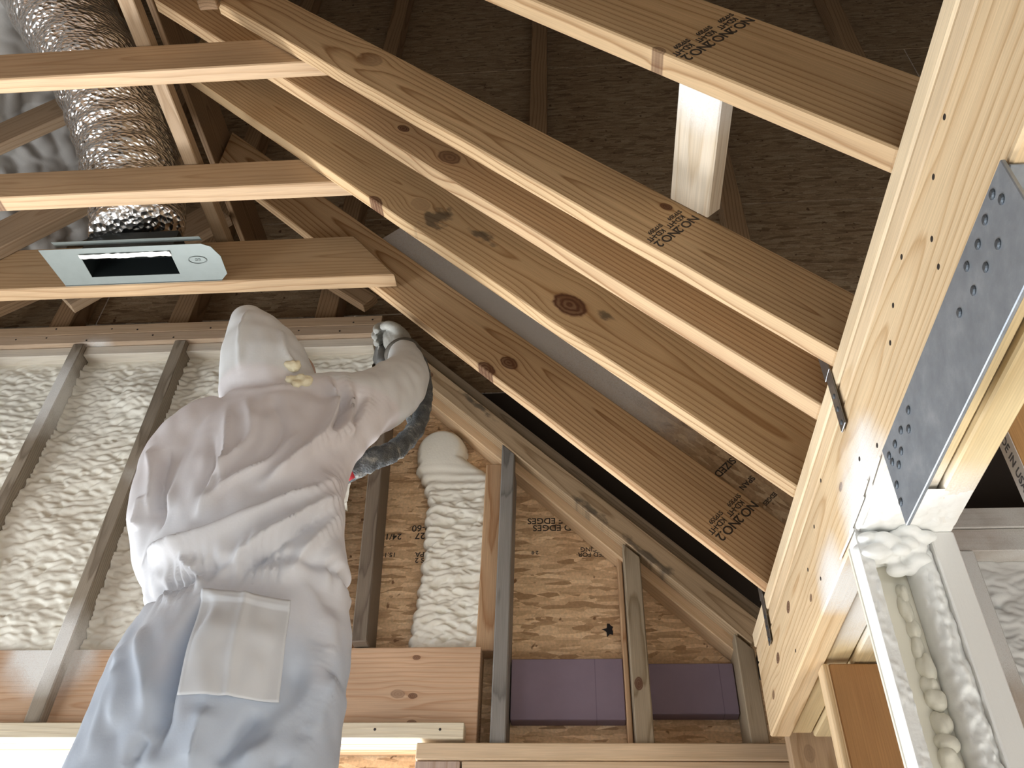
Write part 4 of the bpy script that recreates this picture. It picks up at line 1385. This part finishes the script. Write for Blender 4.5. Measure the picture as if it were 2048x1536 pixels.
# crumbs of foam stuck at the neck
rng = np.random.default_rng(4)
parts = []
for c, r in (((-0.596, 1.300, 2.837), 0.014), ((-0.578, 1.290, 2.804), 0.012), ((-0.596, 1.290, 2.799), 0.010), ((-0.564, 1.300, 2.798), 0.013), ((-0.580, 1.285, 2.783), 0.010), ((-0.608, 1.300, 2.837), 0.007)):
    c = np.array(c)
    h = bvh.ray_cast(Vector((c[0], 0.9, c[2])), Vector((0, 1, 0)))
    if h[0] is not None:
        c[1] = h[0].y - r * 0.3
    bm = bmesh.new()
    bmesh.ops.create_icosphere(bm, subdivisions=3, radius=r)
    V = np.array([v.co[:] for v in bm.verts])
    V = V * (1 + rng.normal(0, 0.12, (len(V), 1))) * np.array([1.2, 0.8, 1.0]) + c
    parts.append((V, [tuple(v.index for v in f.verts) for f in bm.faces]))
    bm.free()
fm = merge(parts, 0.0025, 1, 'foam_crumbs')
link('foam_crumbs', fm, foam_mat((0.78, 0.72, 0.52)), parent=person, smooth=True)

# head inside the hood (face turned to the wall)
SKIN = plain('skin', (0.50, 0.33, 0.25), 0.5, var=0.06)
hd = [loft([(-0.675, 1.46, 2.80, 0.045, 0.05), (-0.675, 1.475, 2.83, 0.062, 0.07), (-0.678, 1.475, 2.90, 0.074, 0.082), (-0.68, 1.465, 2.97, 0.070, 0.076), (-0.685, 1.45, 3.0, 0.045, 0.05)], 28),
      limb([(-0.677, 1.545, 2.915), (-0.677, 1.562, 2.885), (-0.677, 1.568, 2.875)], [0.008, 0.012, 0.011], 4, 10)]
link('face', merge(hd, 0.004, 4, 'face'), SKIN, parent=person, smooth=True)
GOG = plain('respirator_grey', (0.09, 0.09, 0.10), 0.5)
link('respirator', merge([loft([(-0.677, 1.552, 2.828, 0.030, 0.022), (-0.677, 1.565, 2.85, 0.040, 0.030), (-0.677, 1.563, 2.885, 0.030, 0.022)], 20)], 0.004, 3, 'respirator'), GOG, parent=person, smooth=True)

# gloves: five fingers closed round the gun handle
GLV = plain('crusted_glove', (0.30, 0.295, 0.265), 0.8, var=0.45, nscale=45, bump=0.6)


def glove(wrist, ahead, thumb_side, curl, name='glove'):
    """wrist point, direction of the hand, direction of the thumb; fingers curl toward -(ahead x thumb)"""
    w = np.array(wrist)
    a = np.array(ahead) / np.linalg.norm(ahead)
    s = np.array(thumb_side)
    s = s - a * (s @ a)
    s /= np.linalg.norm(s)
    n = np.cross(a, s) * curl
    prt = [limb([w - a * 0.03, w + a * 0.03, w + a * 0.06, w + a * 0.095], [0.031, 0.036, 0.040, 0.034], 5, 16)]
    prt.append(limb([w + a * 0.02 + s * 0.012, w + a * 0.06 + s * 0.018, w + a * 0.09 + s * 0.022], [0.026, 0.028, 0.022], 5, 14))
    prt.append(limb([w + a * 0.02 - s * 0.014, w + a * 0.06 - s * 0.022, w + a * 0.088 - s * 0.024], [0.025, 0.026, 0.020], 5, 14))
    for k, L in enumerate((0.90, 1.0, 0.95, 0.78)):
        b = w + a * (0.090 - 0.004 * abs(k - 1.2)) + s * (0.031 - 0.021 * k)
        p1 = b + (a * 0.62 + n * 0.78) * 0.036 * L
        p2 = p1 + (-a * 0.35 + n * 0.93) * 0.026 * L
        p3 = p2 + (-a * 0.95 + n * 0.25) * 0.022 * L
        prt.append(limb([b - a * 0.015, b, p1, p2, p3], [0.0115, 0.012, 0.0112, 0.0105, 0.0085], 5, 12))
    b = w + a * 0.035 + s * 0.034
    prt.append(limb([b - s * 0.012, b + s * 0.012 + a * 0.012, b + s * 0.016 + a * 0.034 + n * 0.018, b + s * 0.004 + a * 0.05 + n * 0.034], [0.015, 0.014, 0.0125, 0.010], 5, 12))
    me = merge(prt, 0.0028, 3, name)
    return link(name, me, GLV, parent=person, smooth=True)


WR = np.array((-0.466, 1.675, 3.215))
AH = np.array((-0.36, 0.22, 0.91))
glove(WR, AH, (0.05, -0.95, 0.25), -1.0)
glove((-0.695, 1.64, 2.42), (0.35, 0.85, 0.05), (0.2, 0.1, 0.95), 1.0)
BAND = plain('dark_cuff', (0.085, 0.075, 0.06), 0.8, var=0.4, nscale=60, bump=0.4)
th = np.linspace(0, 2 * np.pi, 41)
a = AH / np.linalg.norm(AH)
e1 = np.cross(a, (0, 1, 0))
e1 /= np.linalg.norm(e1)
e2 = np.cross(a, e1)
ring = WR - a * 0.012 + 0.043 * (np.outer(np.cos(th), e1) + np.outer(np.sin(th), e2))
tube('cuff_band', ring, 0.008, 10, BAND, person, cap=False, up=tuple(a))

BOOT = plain('boot_leather', (0.16, 0.11, 0.07), 0.6)
for x in (-0.722, -0.474):
    b = loft([(x, 1.43, pz + 0.002, 0.052, 0.135), (x, 1.43, pz + 0.03, 0.053, 0.137), (x, 1.44, pz + 0.06, 0.050, 0.120), (x, 1.405, pz + 0.09, 0.050, 0.075), (x, 1.395, pz + 0.13, 0.052, 0.062)], 24)
    link('boot', merge([b], 0.006, 3, 'boot'), BOOT, parent=person, smooth=True)

# spray gun in the raised hand
gun = tag(empty('spray_gun', (-0.50, 1.72, 3.30)), 'foam-crusted spray gun held up in the raised glove', 'spray gun')
GUNM = plain('gun_metal', (0.10, 0.098, 0.09), 0.6, 0.3, var=0.5, nscale=40, bump=0.5)
gdir = np.array((-0.35, 0.90, 0.25))
gdir /= np.linalg.norm(gdir)
g0 = np.array((-0.535, 1.735, 3.300))
tube('handle', np.array([g0 + np.array((0.012, -0.03, -0.10)), g0 + np.array((0.008, -0.02, -0.05)), g0]), np.array([0.017, 0.018, 0.017]), 18, GUNM, gun)
tube('gun_body', np.array([g0 - gdir * 0.02, g0 + gdir * 0.03, g0 + gdir * 0.09, g0 + gdir * 0.10]), np.array([0.022, 0.024, 0.022, 0.014]), 20, GUNM, gun)
tube('nozzle', np.array([g0 + gdir * 0.10, g0 + gdir * 0.13, g0 + gdir * 0.15]), np.array([0.010, 0.009, 0.005]), 14, GUNM, gun)

# hose with grey fabric sleeve
t = NT('hose_sleeve')
vec, x, y, z = t.obj()
n1 = t.noise(vec, 38, 4, 0.65)
n2 = t.noise(vec, 260, 2)
col = t.ramp(n1, [(0.30, (0.045, 0.05, 0.053)), (0.55, (0.115, 0.12, 0.12)), (0.72, (0.36, 0.35, 0.31))])
t.link(col, t.b.inputs['Base Color'])
t.b.inputs['Roughness'].default_value = 0.9
t.bump(t.math('ADD', n1, n2), 0.8, 0.006)
HS = t.m
hose = tag(empty('spray_hose', (-0.40, 1.60, 2.95)), 'grey sleeved hose with a red end hanging in a loop below the raised arm', 'hose')
hp = catmull([(-0.469, 1.715, 3.280), (-0.416, 1.700, 3.202), (-0.390, 1.680, 3.096), (-0.383, 1.660, 3.002), (-0.391, 1.620, 2.895), (-0.418, 1.570, 2.800), (-0.452, 1.520, 2.738), (-0.497, 1.530, 2.720), (-0.567, 1.570, 2.713), (-0.650, 1.620, 2.715)], 12)
rng = np.random.default_rng(6)
tube('sleeve', hp, np.interp(np.linspace(0, 1, len(hp)), [0, 0.25, 0.5, 0.75, 1], [0.012, 0.017, 0.023, 0.026, 0.024]) * (1 + 0.05 * np.sin(np.arange(len(hp)) * 1.1)), 22, HS, hose, 0.05, 3, up=(0, 1, 0.2))
hp2 = catmull([(-0.419, 1.690, 3.187), (-0.427, 1.670, 3.089), (-0.428, 1.650, 3.004), (-0.403, 1.630, 2.922)], 10)
tube('air_line', hp2, 0.008, 12, HS, hose, 0.05, 5, up=(0, 1, 0.2))
REDM = plain('red_sleeve', (0.55, 0.05, 0.07), 0.6)
rp = np.array([(-0.475, 1.484, 2.691), (-0.493, 1.484, 2.678)])
tube('red_end', np.array([np.array((-0.488, 1.500, 2.690)), np.array((-0.499, 1.500, 2.682)), np.array((-0.511, 1.505, 2.679))]), 0.015, 18, REDM, hose, up=(0, 1, 0.2))

# scaffold under the feet
sc_ = tag(empty('scaffold', (-0.6, 1.4, 0)), 'scaffold with a plank deck under the person, below the picture', 'scaffold')
SCW = wood(PINE)
for y in (1.25, 1.40, 1.55):
    box('plank', (-1.7, y - 0.07, pz - 0.04), (0.2, y + 0.07, pz), SCW, parent=sc_)
SCM = plain('scaffold_steel', (0.35, 0.30, 0.08), 0.5, 0.4)
for x in (-1.6, 0.1):
    for y in (1.22, 1.58):
        tube('leg', np.array([(x, y, 0.0), (x, y, 0.7), (x, y, pz - 0.04)]), 0.022, 12, SCM, sc_)
    tube('cross_bar', np.array([(x, 1.22, pz - 0.065), (x, 1.4, pz - 0.065), (x, 1.58, pz - 0.065)]), 0.02, 12, SCM, sc_, up=(0, 0, 1))
